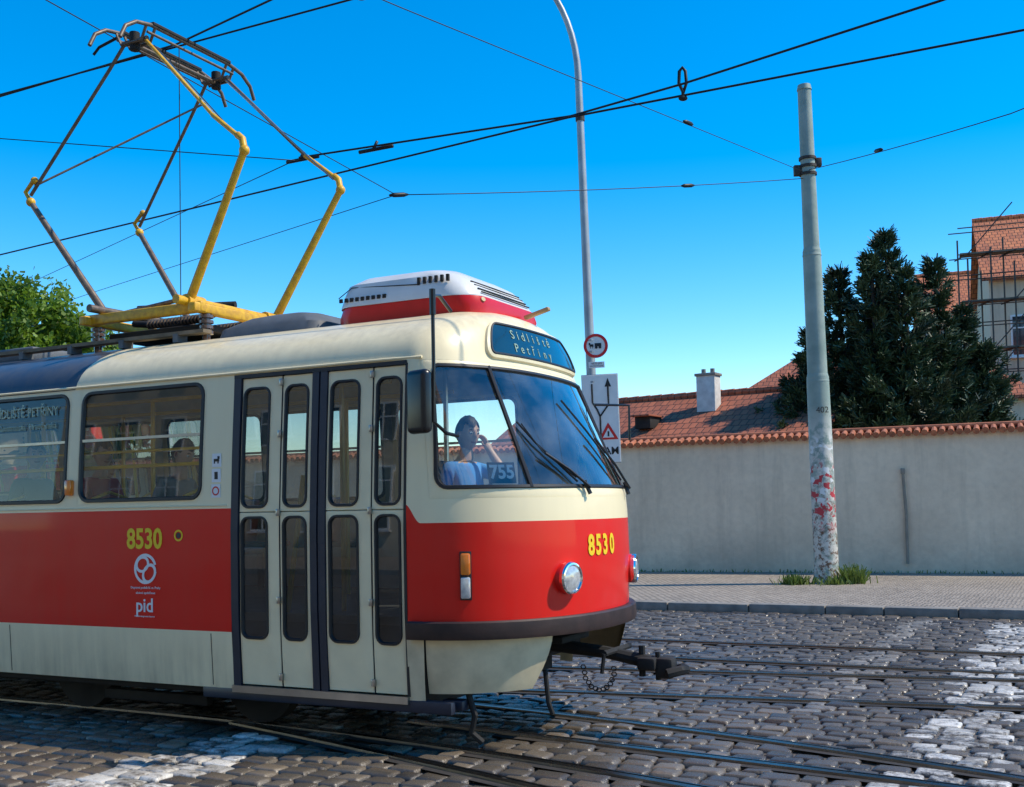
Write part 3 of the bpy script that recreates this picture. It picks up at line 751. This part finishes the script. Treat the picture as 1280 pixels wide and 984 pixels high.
P,Q,A_=setts(); fastmesh('cobblestones',P,Q,['setts'],world=MT,smooth=True,attr=A_)
kb=MB(); x=-40
while x<40:
    l=rnd.uniform(.8,1.3); kb.box((x+l/2,9.16+rnd.uniform(-.008,.008),.035),(l-.014,.26,.16+rnd.uniform(-.008,.008)),0,.018,Matrix.Rotation(rnd.uniform(-.006,.006),3,'Z')); x+=l
kb.obj('kerb',['granite'],world=MT,auto=30)
pv=MB(); 
nx,ny=120,14
pv.add([(-80+160*i/nx,9.28+(24-9.28)*j/ny,.105) for j in range(ny+1) for i in range(nx+1)],[(j*(nx+1)+i,j*(nx+1)+i+1,(j+1)*(nx+1)+i+1,(j+1)*(nx+1)+i) for j in range(ny) for i in range(nx)])
pv.obj('sidewalk',['mosaic'],world=MT,smooth=False)
pb=MB(); pb.box((0,-19.2,.0),(160,.3,.2),0); pb.obj('kerb',['granite'],world=MT)
plane('sidewalk',-80,80,-26,-19.05,.09,'mosaic')

# ---------------------------------------------------------------- wall
def plaster(name,c1,c2,stain,zlo=0,zhi=1.2):
    m,nt,b=newmat(name); c=coord(nt); s=N(nt,'ShaderNodeSeparateXYZ'); nt.links.new(c,s.inputs[0])
    n1=noise(nt,c,.5,7,.65); n2=noise(nt,c,8,5)
    mp=N(nt,'ShaderNodeMapping'); mp.inputs['Scale'].default_value=(3,3,.25); nt.links.new(c,mp.inputs[0]); n3=noise(nt,mp.outputs[0],1.2,6,.7)
    col=mixc(nt,ramp(nt,n1,.35,.65),c1,c2); 
    col=mixc(nt,math_(nt,'MULTIPLY',ramp(nt,n3,.50,.78),.4),col,stain)
    lo=math_(nt,'MULTIPLY',ramp(nt,s.outputs[2],zhi,zlo),ramp(nt,n1,.35,.6)); col=mixc(nt,math_(nt,'MULTIPLY',lo,.5),col,stain)
    hi=math_(nt,'MULTIPLY',ramp(nt,s.outputs[2],2.75,3.0),ramp(nt,n3,.3,.6)); col=mixc(nt,math_(nt,'MULTIPLY',hi,.4),col,stain)
    col=mixc(nt,math_(nt,'MULTIPLY',ramp(nt,n2,.4,.7),.12),col,stain)
    nt.links.new(col,b.inputs['Base Color']); b.inputs['Roughness'].default_value=.9
    bump(nt,b,math_(nt,'ADD',math_(nt,'MULTIPLY',n1,2),n2),.3,.03); return m
M['plaster']=plaster('wall_plaster',(.86,.69,.50),(.72,.57,.41),(.40,.31,.22))
M['hplaster']=plaster('house_plaster',(.78,.65,.47),(.70,.58,.42),(.45,.36,.26))
M['tile']=mat('clay_tile',(.50,.16,.07),.75,var=.5,scale=7,col2=(.24,.08,.04),bmp=.2)
A=Vector((2.53,26.2,0)); dW=Vector((.914,-.406,0)); angW=math.atan2(-.406,.914)
MW=Matrix.Translation(A)@Matrix.Rotation(angW,4,'Z')
wm=MB(); 
wm.box((-5,.25,1.52),(80,.45,3.04),0)
x=-40
while x<35: x+=5.6; wm.box((x,.022,1.5),(.02,.005,2.9),2)
wm.tube([(6.3,-.02,.3),(6.3,-.03,1.4),(6.26,-.03,2.2)],.03,2,8); wm.box((6.26,-.03,2.25),(.08,.08,.12),2,.01)
x=-36
while x<34.8:
    j=rnd.uniform(-.012,.012)
    wm.tube([(x+j,-.12,3.035+rnd.uniform(-.01,.01)),(x,.25,3.14)],[.068,.055],1,8); wm.tube([(x,.25,3.14),(x,.62,3.03)],[.055,.068],1,6); x+=.165
wm.box((0,.25,3.055),(72,.56,.03),1)
wm.tube([(-36,.25,3.17),(35,.25,3.17)],.055,1,8)
wm.obj('boundary_wall',['plaster','tile',mat('wall_pipe',(.30,.26,.21),.8)],world=MW,auto=40)

# ---------------------------------------------------------------- houses
def tile_mat(name,c1,c2):
    m,nt,b=newmat(name); c=coord(nt)
    s=N(nt,'ShaderNodeSeparateXYZ'); nt.links.new(c,s.inputs[0])
    cb=N(nt,'ShaderNodeCombineXYZ'); nt.links.new(s.outputs[0],cb.inputs[0]); nt.links.new(math_(nt,'MULTIPLY',s.outputs[2],1.5),cb.inputs[1])
    br=N(nt,'ShaderNodeTexBrick'); nt.links.new(cb.outputs[0],br.inputs['Vector'])
    for k,v in (('Scale',1),('Brick Width',.22),('Row Height',.26),('Mortar Size',.022),('Mortar Smooth',.8)): br.inputs[k].default_value=v
    br.inputs['Color1'].default_value=(*c1,1); br.inputs['Color2'].default_value=(*c2,1); br.inputs['Mortar'].default_value=(.10,.035,.02,1)
    col=mixc(nt,math_(nt,'MULTIPLY',ramp(nt,noise(nt,c,.9,6,.7),.4,.7),.5),br.outputs[0],(.16,.06,.04))
    nt.links.new(col,b.inputs['Base Color']); b.inputs['Roughness'].default_value=.8
    bump(nt,b,math_(nt,'MULTIPLY',br.outputs['Fac'],-1),.8,.04); return m
M['rt']=tile_mat('roof_tiles',(.44,.13,.06),(.30,.085,.04)); M['rt2']=tile_mat('roof_tiles_orange',(.60,.19,.07),(.46,.13,.05))
M['wpane']=mat('window_pane',(.03,.04,.05),.08,var=.3,coat=1)
def house(name,mw,L,Wd,ez,rz,rt='rt',hip=0,wins=True,chim=None,over=.3,floors=1):
    r=empty(name,mw)
    w=MB(); w.box((0,0,ez/2),(L,Wd,ez),0)
    if not hip: w.add([(-L/2,-Wd/2,ez),(-L/2,Wd/2,ez),(-L/2,0,rz-.05),(L/2,-Wd/2,ez),(L/2,Wd/2,ez),(L/2,0,rz-.05)],[(0,1,2),(3,5,4)],0)
    w.obj('walls',['hplaster'],r,smooth=False)
    t=MB(); a=L/2+over; bq=Wd/2+over; k=ez-over*(rz-ez)/(Wd/2); h=hip
    for dz in (0,.12):
        t.add([(-a,-bq,k+dz),(a,-bq,k+dz),(a-h,0,rz+dz),(-a+h,0,rz+dz),(a,bq,k+dz),(-a,bq,k+dz)],[(0,1,2,3),(4,5,3,2)]+([(1,4,2),(5,0,3)] if hip else []))
    t.box((0,-bq,k+.06),(2*a,.04,.12),0); t.box((0,bq,k+.06),(2*a,.04,.12),0)
    for i in range(int((2*a-2*h)/.4)): x=-a+h+.2+i*.4; t.tube([(x-.2,0,rz+.13),(x+.22,0,rz+.15)],.12,0,8)
    t.obj('roof',[rt],r,smooth=False)
    if wins:
        g=MB()
        for fl in range(floors):
            z=1.8+fl*3.1
            if z+1>ez: break
            for i in range(int(L/2.4)):
                x=-L/2+1.3+i*2.4
                for s_ in (-1,1):
                    g.box((x,s_*(Wd/2+.0),z),(1.15,.10,1.65),1,.01); g.box((x,s_*(Wd/2+.012),z),(1.0,.10,1.5),0)
                    g.box((x,s_*(Wd/2+.03),z),(.06,.10,1.5),1); g.box((x,s_*(Wd/2+.032),z+.3),(1.0,.10,.05),1); g.box((x,s_*(Wd/2+.06),z-.86),(1.3,.2,.06),1)
        g.obj('windows',['wpane','wprint'],r,smooth=False)
    if chim:
        q=MB()
        for (x,y,z0,z1,sx) in chim:
            q.box((x,y,(z0+z1)/2),(sx,.45,z1-z0),0,.01); q.box((x,y,z1),(sx+.08,.53,.08),1,.01)
            for o in (-.14,.14): q.tube([(x+o,y,z1),(x+o,y,z1+.18)],.07,1,8)
        q.obj('chimney',[mat('white_render',(.66,.64,.6),.8),'granite'],r)
    return r
h1=house('tiled_house',Matrix.Translation((5.2,34.5,0))@Matrix.Rotation(math.radians(-33),4,'Z'),10.2,7,3.0,4.82,chim=[(1.36,-.9,3.6,5.45,.58)])
dmr=MB(); dmr.box((-.14,-1.9,4.05),(.5,.8,.35),0,.02); dmr.box((-.14,-2.0,4.25),(.62,1.0,.05),1,.01); dmr.obj('dormer',['dark','rt'],h1)
house('tiled_house',Matrix.Translation((14.2,43.5,0))@Matrix.Rotation(math.radians(-20),4,'Z'),10.5,8,5.2,7.6,hip=3.2)
house('scaffolded_house',Matrix.Translation((26.35,46.65,0))@Matrix.Rotation(math.radians(-20),4,'Z'),12,10,10.4,13.7,'rt2',floors=3)
house('tiled_house',Matrix.Translation((30.0,61,0))@Matrix.Rotation(math.radians(-18),4,'Z'),14,9,11.2,14.2,'rt2',floors=3)
sf=MB()
x0,y0=17.2,41.6
for i in range(5):
    for j in range(2):
        x=x0+i*.75; y=y0+j*.9-i*.27; sf.tube([(x,y,0),(x,y,10.2+rnd.uniform(0,2.0))],.032,0,6)
for k in range(1,7):
    z=k*1.8
    for j in range(2):
        for e in (0,1.0): sf.tube([(x0-.3,y0+j*.9+.1,z+e),(x0+3.3,y0+j*.9-1.18,z+e)],.022,0,6)
    for i in range(5): sf.tube([(x0+i*.75,y0-.2-i*.27,z),(x0+i*.75,y0+1.2-i*.27,z)],.026,0,6)
    sf.box((x0+1.5,y0-.1,z+.05),(3.4,.7,.05),1,0,Matrix.Rotation(-.346,3,'Z'))
    sf.tube([(x0+.75*(k%3),y0-.27*(k%3),z),(x0+.75*(k%3)+1.5,y0-.27*(k%3)-.54,z+1.8)],.022,0,6)
sf.obj('scaffolding',[mat('scaffold_tube',(.08,.07,.06),.6,.4),'wood'])
ap=house('apartment_building',MT@Matrix.Translation((-2,-32,0)),62,11,13.5,18,'rt',floors=4)
h_=MB(); h_.box((0,5.56,4.3),(62,.2,.25),0); h_.box((0,5.6,13.3),(62,.4,.4),0); h_.obj('cornice',['wprint'],ap)

# ---------------------------------------------------------------- trees
def leafmat(name,a,b_,sub=.3):
    m,nt,b=newmat(name); at=N(nt,'ShaderNodeAttribute',attribute_name='tone'); sp=N(nt,'ShaderNodeSeparateColor'); nt.links.new(at.outputs['Color'],sp.inputs[0])
    col=mixc(nt,sp.outputs[0],a,b_); nt.links.new(col,b.inputs['Base Color']); b.inputs['Roughness'].default_value=.55
    if sub:
        o=nt.nodes['Material Output']; tl=N(nt,'ShaderNodeBsdfTranslucent'); nt.links.new(mixc(nt,.5,col,b_),tl.inputs[0])
        mx=N(nt,'ShaderNodeMixShader'); mx.inputs[0].default_value=sub; nt.links.new(b.outputs[0],mx.inputs[1]); nt.links.new(tl.outputs[0],mx.inputs[2]); nt.links.new(mx.outputs[0],o.inputs[0])
    return m
M['needle']=leafmat('spruce_needles',(.012,.028,.014),(.06,.105,.038),0)
M['leaf']=leafmat('leaves',(.05,.11,.010),(.20,.33,.025),.4)
M['leafd']=leafmat('dark_leaves',(.03,.07,.012),(.10,.18,.02),.3)
M['bark']=mat('bark',(.07,.05,.035),.9,var=.5,scale=10,bmp=.6)
M['grass']=leafmat('grass_blades',(.05,.10,.015),(.19,.26,.05),.3)
def quads_from(centres,dirs,ln,wd,tone):
    n=len(centres); r=nr.normal(size=(n,3)); s=np.cross(dirs,r); s/=np.linalg.norm(s,axis=1)[:,None]+1e-9
    d=dirs*ln[:,None]; w=s*wd[:,None]
    V=np.stack([centres-w*.5,centres+w*.5,centres+d+w*.35,centres+d-w*.35],1).reshape(-1,3)
    Qd=np.arange(n*4).reshape(-1,4); A=np.repeat(np.stack([tone,tone,tone,np.ones(n)],-1),4,0)
    return V,Qd,A
def conifer(name,loc,stems,sc_=1):
    root=empty(name,Matrix.Translation(loc)@Matrix.Scale(sc_,4)); tk=MB(); TP=[];TO=[];TT=[]
    for (sx,sy,h,R,zb) in stems:
        tk.tube([(sx*.4,sy*.4,0),(sx,sy,h*.35),(sx+.1,sy,h*.7),(sx,sy,h)],[.28,.2,.11,.02],0,8)
        z=zb; ph=rnd.random()*6
        while z<h:
            f=(z-zb)/(h-zb); rad=R*min(1,(1-f)*1.35)**.9*(.78+.22*math.sin(f*10+ph))+.12
            nb=max(5,int(9*(1-f)+4))
            a0=rnd.random()*6.28
            for b_ in range(nb):
                a=a0+6.283*b_/nb+rnd.uniform(-.35,.35); r=rad*rnd.choice((rnd.uniform(.5,.85),rnd.uniform(.8,1.35)))
                up=rnd.uniform(.1,.45)*r; droop=-.10*r
                pts=[Vector((sx+math.cos(a)*r*t,sy+math.sin(a)*r*t,z+droop*math.sin(t*PI)+up*t*t)) for t in (0,.35,.7,1)]
                tk.tube(pts,[.035,.025,.016,.006],0,4,caps=False)
                nt_=max(3,int(r/.20)); bt=rnd.uniform(.0,.95)
                for k in range(nt_):
                    t=(k+.7)/nt_; 
                    if t<.3: continue
                    i=min(2,int(t*3)); p=pts[i].lerp(pts[i+1],t*3-i)
                    spread=.30*(1.15-t)*r*.5+.06
                    for s_ in range(3):
                        TP.append(tuple(p+Vector((-math.sin(a),math.cos(a),0))*rnd.uniform(-spread,spread)+Vector((0,0,rnd.uniform(-.12,.12)))))
                        TO.append(tuple((Vector((math.cos(a),math.sin(a),.55))+Vector((-math.sin(a),math.cos(a),0))*rnd.uniform(-.8,.8)).normalized())); TT.append(min(1,bt*.6+.4*t*rnd.random()))
            z+=rnd.uniform(.26,.44)
    tk.obj('trunk_and_branches',['bark'],root)
    per=12
    C=np.repeat(np.array(TP),per,0)+nr.normal(0,.04,(len(TP)*per,3)); Dr=np.repeat(np.array(TO),per,0)*1.1+nr.normal(0,.5,(len(C),3))+np.array([0,0,.12]); Dr/=np.linalg.norm(Dr,axis=1)[:,None]
    T=np.clip(np.repeat(np.array(TT),per)+nr.normal(0,.08,len(C)),0,1)
    V,Q_,A=quads_from(C,Dr,nr.uniform(.16,.36,len(C)),nr.uniform(.03,.065,len(C)),T)
    fastmesh('needles',V,Q_,['needle'],parent=root,attr=A); return root
conifer('spruce_tree',(10.6,31.5,0),[(.1,0,11.4,2.6,2),(-1.5,.3,10.2,2.2,2),(1.7,-.3,10.4,2.1,2),(-2.7,-.4,8.2,1.8,1.5),(2.9,.3,8.9,1.7,1.8),(.3,-1.2,9.8,2.4,2),(-.7,-.9,10.6,1.6,3),(3.3,-.6,7.4,1.6,1.5),(-3.2,.4,6.6,1.9,1.5)],.80)
def broadleaf(name,loc,h,R,n=260,per=110,leaf='leaf',ls=.11,lobes=None):
    root=empty(name,Matrix.Translation(loc)); tk=MB()
    tk.tube([(0,0,0),(.05,0,h*.25),(0,.1,h*.5),(.1,0,h*.8)],[.22,.17,.11,.03],0,10)
    cz=h*.62; C=[];Dr=[];T=[]
    lobes=lobes or [(rnd.uniform(-.6,.6)*R,rnd.uniform(-.6,.6)*R,cz+rnd.uniform(-.3,.34)*h,rnd.uniform(.32,.5)*R) for _ in range(13)]
    for lx,ly,lz,lr in lobes: tk.tube([(0,0,h*rnd.uniform(.25,.5)),(lx*.5,ly*.5,lz-lr*.7),(lx,ly,lz)],[.08,.05,.015],0,6)
    for i in range(n):
        lx,ly,lz,lr=rnd.choice(lobes); d=Vector((rnd.gauss(0,1),rnd.gauss(0,1),rnd.gauss(.1,.9))).normalized()*lr*rnd.uniform(.65,1.12)
        c=Vector((lx,ly,lz))+d; bt=rnd.uniform(.1,.9); rr=rnd.uniform(.14,.34)
        C.append(nr.normal(size=(per,3))*rr*.6+np.array(c))
        Dr.append(nr.normal(size=(per,3))+np.array([0,0,-.2])); T.append(np.clip(bt+nr.normal(0,.18,per),0,1))
    C=np.concatenate(C);Dr=np.concatenate(Dr);Dr/=np.linalg.norm(Dr,axis=1)[:,None];T=np.concatenate(T)
    V,Q_,A=quads_from(C,Dr,nr.uniform(.6,1.2,len(C))*ls,nr.uniform(.5,.9,len(C))*ls,T)
    tk.obj('trunk_and_limbs',['bark'],root); fastmesh('foliage',V,Q_,[leaf],parent=root,attr=A)
broadleaf('broadleaf_tree',(-12.0,26.5,0),7.6,3.2,500,110,lobes=[(0,0,6.0,1.5),(.9,-.3,5.7,1.3),(1.6,.1,5.0,1.3),(-1.3,0,5.8,1.5),(-2.3,.2,5.0,1.3),(.2,-1,4.6,1.4),(2.0,.6,4.2,1.1),(-1.0,-1.1,4.2,1.3),(.5,1.2,5.2,1.4),(-.4,.3,6.6,1.0),(1.1,.2,3.4,1.1)])
broadleaf('broadleaf_tree',(-14.4,36,0),5.4,3.0,220,80,'leafd',.15)
broadleaf('broadleaf_tree',(-19,30,0),7,3.4,240,80,'leaf',.15)

# ---------------------------------------------------------------- poles, lamp, signs
pm_,nt,b=newmat('weathered_pole_paint'); c=coord(nt); s=N(nt,'ShaderNodeSeparateXYZ'); nt.links.new(c,s.inputs[0])
base=mixc(nt,ramp(nt,noise(nt,c,3,5),.3,.7),(.20,.27,.23),(.33,.39,.34))
low=math_(nt,'MULTIPLY',ramp(nt,s.outputs[2],3.4,2.6),ramp(nt,noise(nt,c,5,6,.7),.42,.52),clamp=True)
col=mixc(nt,low,base,(.60,.57,.50))
rust=math_(nt,'MULTIPLY',ramp(nt,s.outputs[2],2.6,1.0),ramp(nt,noise(nt,c,11,6,.75),.50,.58),clamp=True); col=mixc(nt,rust,col,(.15,.075,.04))
rg=math_(nt,'MULTIPLY',math_(nt,'MULTIPLY',ramp(nt,s.outputs[2],.9,1.3),ramp(nt,s.outputs[2],2.4,2.1)),ramp(nt,noise(nt,c,7,2),.54,.57),clamp=True); col=mixc(nt,rg,col,(.50,.04,.05))
wg=math_(nt,'MULTIPLY',math_(nt,'MULTIPLY',ramp(nt,s.outputs[2],1.3,1.6),ramp(nt,s.outputs[2],2.9,2.6)),ramp(nt,noise(nt,c,6,1),.60,.62),clamp=True); col=mixc(nt,wg,col,(.70,.70,.68))
nt.links.new(col,b.inputs['Base Color']); b.inputs['Roughness'].default_value=.6; bump(nt,b,noise(nt,c,12,5),.3,.01)
M['polep']=pm_
pl=MB()
pl.tube([(0,0,0),(0,0,2.9),(0,0,3.9)],[.225,.215,.205],0,24); pl.tube([(0,0,3.85),(0,0,6.3)],[.185,.17],0,24); pl.tube([(0,0,6.25),(0,0,9.45)],[.15,.125],0,24)
pl.tube([(0,0,3.8),(0,0,3.95)],[.21,.19],0,24); pl.tube([(0,0,6.2),(0,0,6.35)],[.178,.155],0,24); pl.tube([(0,0,9.4),(0,0,9.5)],[.14,.12],0,20); pl.tube([(0,0,0),(0,0,.25)],[.25,.235],0,24)
for z in (7.75,7.9,8.05,): pl.tube([(0,0,z),(0,0,z+.05)],.165,1,20)
pl.box((-.2,0,7.85),(.14,.1,.2),1,.01); pl.box((.2,0,8.0),(.12,.1,.16),1,.01)
text_into(pl,'402',(.0,-.222,3.25),(1,0,0),(0,0,1),.16,1)
tilt=Matrix.Rotation(math.radians(-.9),4,'Y')
pl.obj('tram_wire_pole',['polep','iron'],world=Matrix.Translation((5.87,21.1,.10))@tilt,auto=40)
M['galv']=mat('galvanised_pole',(.40,.43,.44),.5,.3,var=.25,scale=3)
lp=MB(); pts=[(0,0,0),(0,0,1.2),(0,0,5),(0,0,10.9)]; rs=[.12,.11,.10,.075]
for i in range(1,15):
    a=PI/2*i/14*.95; pts.append((-2.1*(1-math.cos(a)),0,10.9+2.9*math.sin(a))); rs.append(.072-.0015*i)
pts.append((-2.9,0,13.85)); rs.append(.05)
lp.tube(pts,rs,0,16); lp.box((-3.3,0,13.87),(.9,.3,.14),1,.05); lp.box((-3.35,0,13.79),(.6,.22,.05),2,.02)
lp.tube([(0,0,0),(0,0,1.1)],.14,0,16); lp.tube([(0,0,9.9),(0,0,10.05)],.10,1,14)
tl2=Matrix.Rotation(math.radians(-1.2),4,'Y')
lp.obj('street_lamp',['galv','iron','lens'],world=Matrix.Translation((1.83,24,.10))@tl2,auto=40)
M['signred']=mat('sign_red',(.70,.015,.015),.35,var=.05); M['signwhite']=mat('sign_white',(.80,.78,.74),.35,var=.08)
sg=MB()
def disc(mb,c,r,y,mi,n=36,r0=0.001):
    mb.strip([[(c[0]+r0*math.cos(2*PI*i/n),y,c[1]+r0*math.sin(2*PI*i/n)) for i in range(n)],[(c[0]+r*math.cos(2*PI*i/n),y,c[1]+r*math.sin(2*PI*i/n)) for i in range(n)]],mi)
zc=5.07
disc(sg,(0,zc),.26,-.122,1); disc(sg,(0,zc),.26,-.128,0,r0=.20)
sg.tube([(0,-.120,zc),(0,-.115,zc)],.262,3,36)
sg.box((.05,-.131,zc+.02),(.14,.004,.07),2); sg.box((-.09,-.131,zc+.01),(.08,.004,.05),2); sg.box((-.13,-.131,zc+.045),(.03,.004,.05),2)
disc(sg,(.01,zc-.035),.03,-.1335,2,14); disc(sg,(.09,zc-.035),.03,-.1335,2,14); sg.box((-.115,-.131,zc-.03),(.012,.004,.05),2); sg.box((-.065,-.131,zc-.03),(.012,.004,.05),2)
sg.box((.0,-.118,4.66),(.34,.01,.13),1); text_into(sg,'VJEZD JEN',(0,-.125,4.69),(1,0,0),(0,0,1),.05,2); text_into(sg,'NA POVOLENÍ',(0,-.125,4.635),(1,0,0),(0,0,1),.045,2)
sg.box((.05,-.12,3.50),(.76,.02,1.88),1,.006); sg.box((.05,-.108,3.50),(.78,.012,1.91),3,.004)
bx=.05
sg.tube([(bx+.17,-.135,3.97),(bx+.17,-.135,4.2)],.022,2,6)
sg.add([(bx+.10,-.134,4.18),(bx+.24,-.134,4.18),(bx+.17,-.134,4.37)],[(0,1,2)],2)
sg.tube([(bx+.17,-.133,3.97),(bx+.17,-.133,3.8),(bx-.02,-.133,3.55),(bx-.02,-.133,3.0)],.02,2,6)
sg.tube([(bx-.17,-.133,4.25),(bx-.17,-.133,3.85),(bx-.08,-.133,3.7),(bx-.02,-.133,3.55)],.02,2,6)
tri=lambda s,y,mi,cx,cz:sg.add([(cx-s,y,cz-s*.58),(cx+s,y,cz-s*.58),(cx,y,cz+s*1.16)],[(0,1,2)],mi)
tri(.21,-.137,0,bx+.14,3.17); tri(.12,-.140,1,bx+.14,3.16); sg.box((bx+.14,-.143,3.17),(.035,.003,.11),2)
text_into(sg,'TRAM',(bx+.06,-.134,2.80),(1,0,0),(0,0,1),.22,2,bold=.004)
disc(sg,(bx-.24,3.40),.09,-.134,0,20)
for z in (5.2,4.95,4.3,3.0): sg.tube([(-.1,-.02,z-.02),(-.1,-.02,z+.02)],.12,3,14)
sg.obj('traffic_sign',['signred','signwhite','black','galv'],world=Matrix.Translation((1.83+.13,24,.0))@tl2@Matrix.Rotation(math.radians(-6),4,'Z'),smooth=False)

C=[];Dr=[];Ln=[];T=[]
for cx,cy,n,h in ((5.25,20.95,260,.20),(6.25,20.9,240,.36),(5.9,20.75,120,.18)):
    for _ in range(n):
        C.append((cx+rnd.gauss(0,.15),cy+rnd.gauss(0,.08),.10)); d=Vector((rnd.gauss(0,.45),rnd.gauss(0,.4),1)).normalized(); Dr.append(tuple(d)); Ln.append(h*rnd.uniform(.4,1.1)); T.append(rnd.random())
for _ in range(500):
    t=rnd.uniform(-3,14); p=A+dW*t; C.append((p.x+rnd.gauss(0,.03)-.03,p.y-.06+rnd.gauss(0,.03),.10)); Dr.append(tuple(Vector((rnd.gauss(0,.4),rnd.gauss(0,.4),1)).normalized())); Ln.append(rnd.uniform(.02,.09)); T.append(rnd.random())
V,Q_,A2=quads_from(np.array(C),np.array(Dr),np.array(Ln),np.full(len(C),.022),np.array(T)); fastmesh('weeds',V,Q_,['grass'],attr=A2)

# ---------------------------------------------------------------- overhead wires
ow=MB()
def loc(x,y,z): return MT@Vector((x,y,z))
def wire(pts,r=.009,sag=0):
    P=[]
    for a,b in zip(pts[:-1],pts[1:]):
        a=Vector(a);b=Vector(b)
        for i in range(8): t=i/8; P.append(a.lerp(b,t)+Vector((0,0,-sag*4*t*(1-t))))
    P.append(Vector(pts[-1])); ow.tube(P,r,0,6)
zc=5.955
wire([loc(-30,.05,zc),loc(-3.2,.02,zc),loc(12,.0,zc)],.009)
wire([loc(-30,.25,zc+.02),loc(-6,.1,zc+.02),loc(-3.2,-.02,zc),loc(-1.8,-.32,zc),loc(0,-.95,zc),loc(6,-4.4,zc)],.010)
wire([loc(-32,5.6,zc),loc(-11.7,4.8,zc),loc(-.84,3.57,zc),loc(3.6,3.57,zc),loc(14,3.5,zc)],.012)
wire([loc(-4.4,3.35,zc+.06),loc(-.84,3.62,zc+.03),loc(.6,3.25,zc),loc(3.14,2.54,zc),loc(12,-.5,zc)],.012)
PT=Vector((5.72,21.1,7.95))
nd=Vector((-1.6,16,6.18)); wire([PT+Vector((0,0,-.15)),nd],.007,.05); wire([nd,(-9.3,25,6.67),(-20,38,7.4)],.006)
wire([PT,(6.4,14,6.5),(7.7,5,4.9+.6)],.007,.03)
wire([PT+Vector((0,0,-.05)),(-1.1,12,7.1),(-5.5,6,6.6)],.006)
n2=Vector((-2.6,13.6,5.95)); wire([n2,(-6.4,14,6.43),(-20,15.5,8.3)],.006); wire([n2,(-10.3,24,6.7),(-20,37,7.5)],.006)
wire([nd,(-4.44,11,6.72),(-7,6.4,7.2)],.006)
def fitting(c,s=1):
    c=Vector(c); ow.tube([c+Vector((0,0,-.05)),c+Vector((.0,0,.04)),c+Vector((-.05*s,0,.13)),c+Vector((-.04*s,0,.26)),c+Vector((.0,0,.30)),c+Vector((.04*s,0,.26)),c+Vector((.05*s,0,.13)),c+Vector((.0,0,.02))],.018,0,6); ow.ell(c+Vector((0,0,-.03)),(.05,.03,.03),0)
fitting(loc(.48,3.57,zc),.8); fitting(loc(-1.15,.0,zc+.02),.8)
for p in (loc(-4.4,3.37,zc+.04),loc(-3.4,3.5,zc+.04)): ow.tube([p+Vector((-.18,.1,0)),p+Vector((.25,-.12,0))],.024,0,8); ow.tube([p,p+Vector((.05,0,.1))],.02,0,6)
for a,b,t in ((PT,Vector((6.4,14,6.5)),.45),(PT,Vector((-1.1,12,7.1)),.42),(PT+Vector((0,0,-.15)),nd,.35),(PT+Vector((0,0,-.15)),nd,.995)):
    c_=a.lerp(b,t)+Vector((0,0,-.2*t*(1-t) if b==nd else -.0)); d=(b-a).normalized(); ow.tube([c_-d*.16,c_-d*.08,c_+d*.08,c_+d*.16],[.012,.035,.035,.012],0,8)
ow.obj('overhead_wires',['wire'],auto=0)

# ---------------------------------------------------------------- camera, light, world
cam=D.cameras.new('camera'); co=D.objects.new('camera',cam); sc.collection.objects.link(co); sc.camera=co
cam.sensor_width=36; cam.lens=36*1400/1280; cam.shift_y=.066; cam.clip_end=3000; cam.clip_start=.05
co.matrix_world=Matrix.Translation((0,0,1.63))@Matrix.Rotation(math.radians(92.4),4,'X')@Matrix.Rotation(math.radians(-1.1),4,'Z')
sd=Vector((.83,-.087,1.0)).normalized()
sl=D.lights.new('sun','SUN'); sl.energy=5.0; sl.angle=math.radians(.5); sl.color=(1,.90,.74); so=D.objects.new('sun',sl); sc.collection.objects.link(so)
so.matrix_world=Matrix.Translation((10,0,30))@sd.to_track_quat('Z','Y').to_matrix().to_4x4()
w=D.worlds.new('World'); sc.world=w; w.use_nodes=True; nt=w.node_tree; bg=nt.nodes['Background']
sk_=N(nt,'ShaderNodeTexSky',sky_type='NISHITA'); sk_.sun_disc=False; sk_.sun_elevation=math.asin(sd.z); sk_.sun_rotation=math.atan2(sd.x,sd.y)
sk_.air_density=1.0; sk_.dust_density=.0; sk_.ozone_density=1.5
hs=N(nt,'ShaderNodeHueSaturation'); hs.inputs['Saturation'].default_value=1.62; hs.inputs['Value'].default_value=1.55
nt.links.new(sk_.outputs[0],hs.inputs['Color']); nt.links.new(hs.outputs[0],bg.inputs[0]); bg.inputs[1].default_value=.15
sc.view_settings.view_transform='Standard'; sc.view_settings.look='None'; sc.view_settings.exposure=0
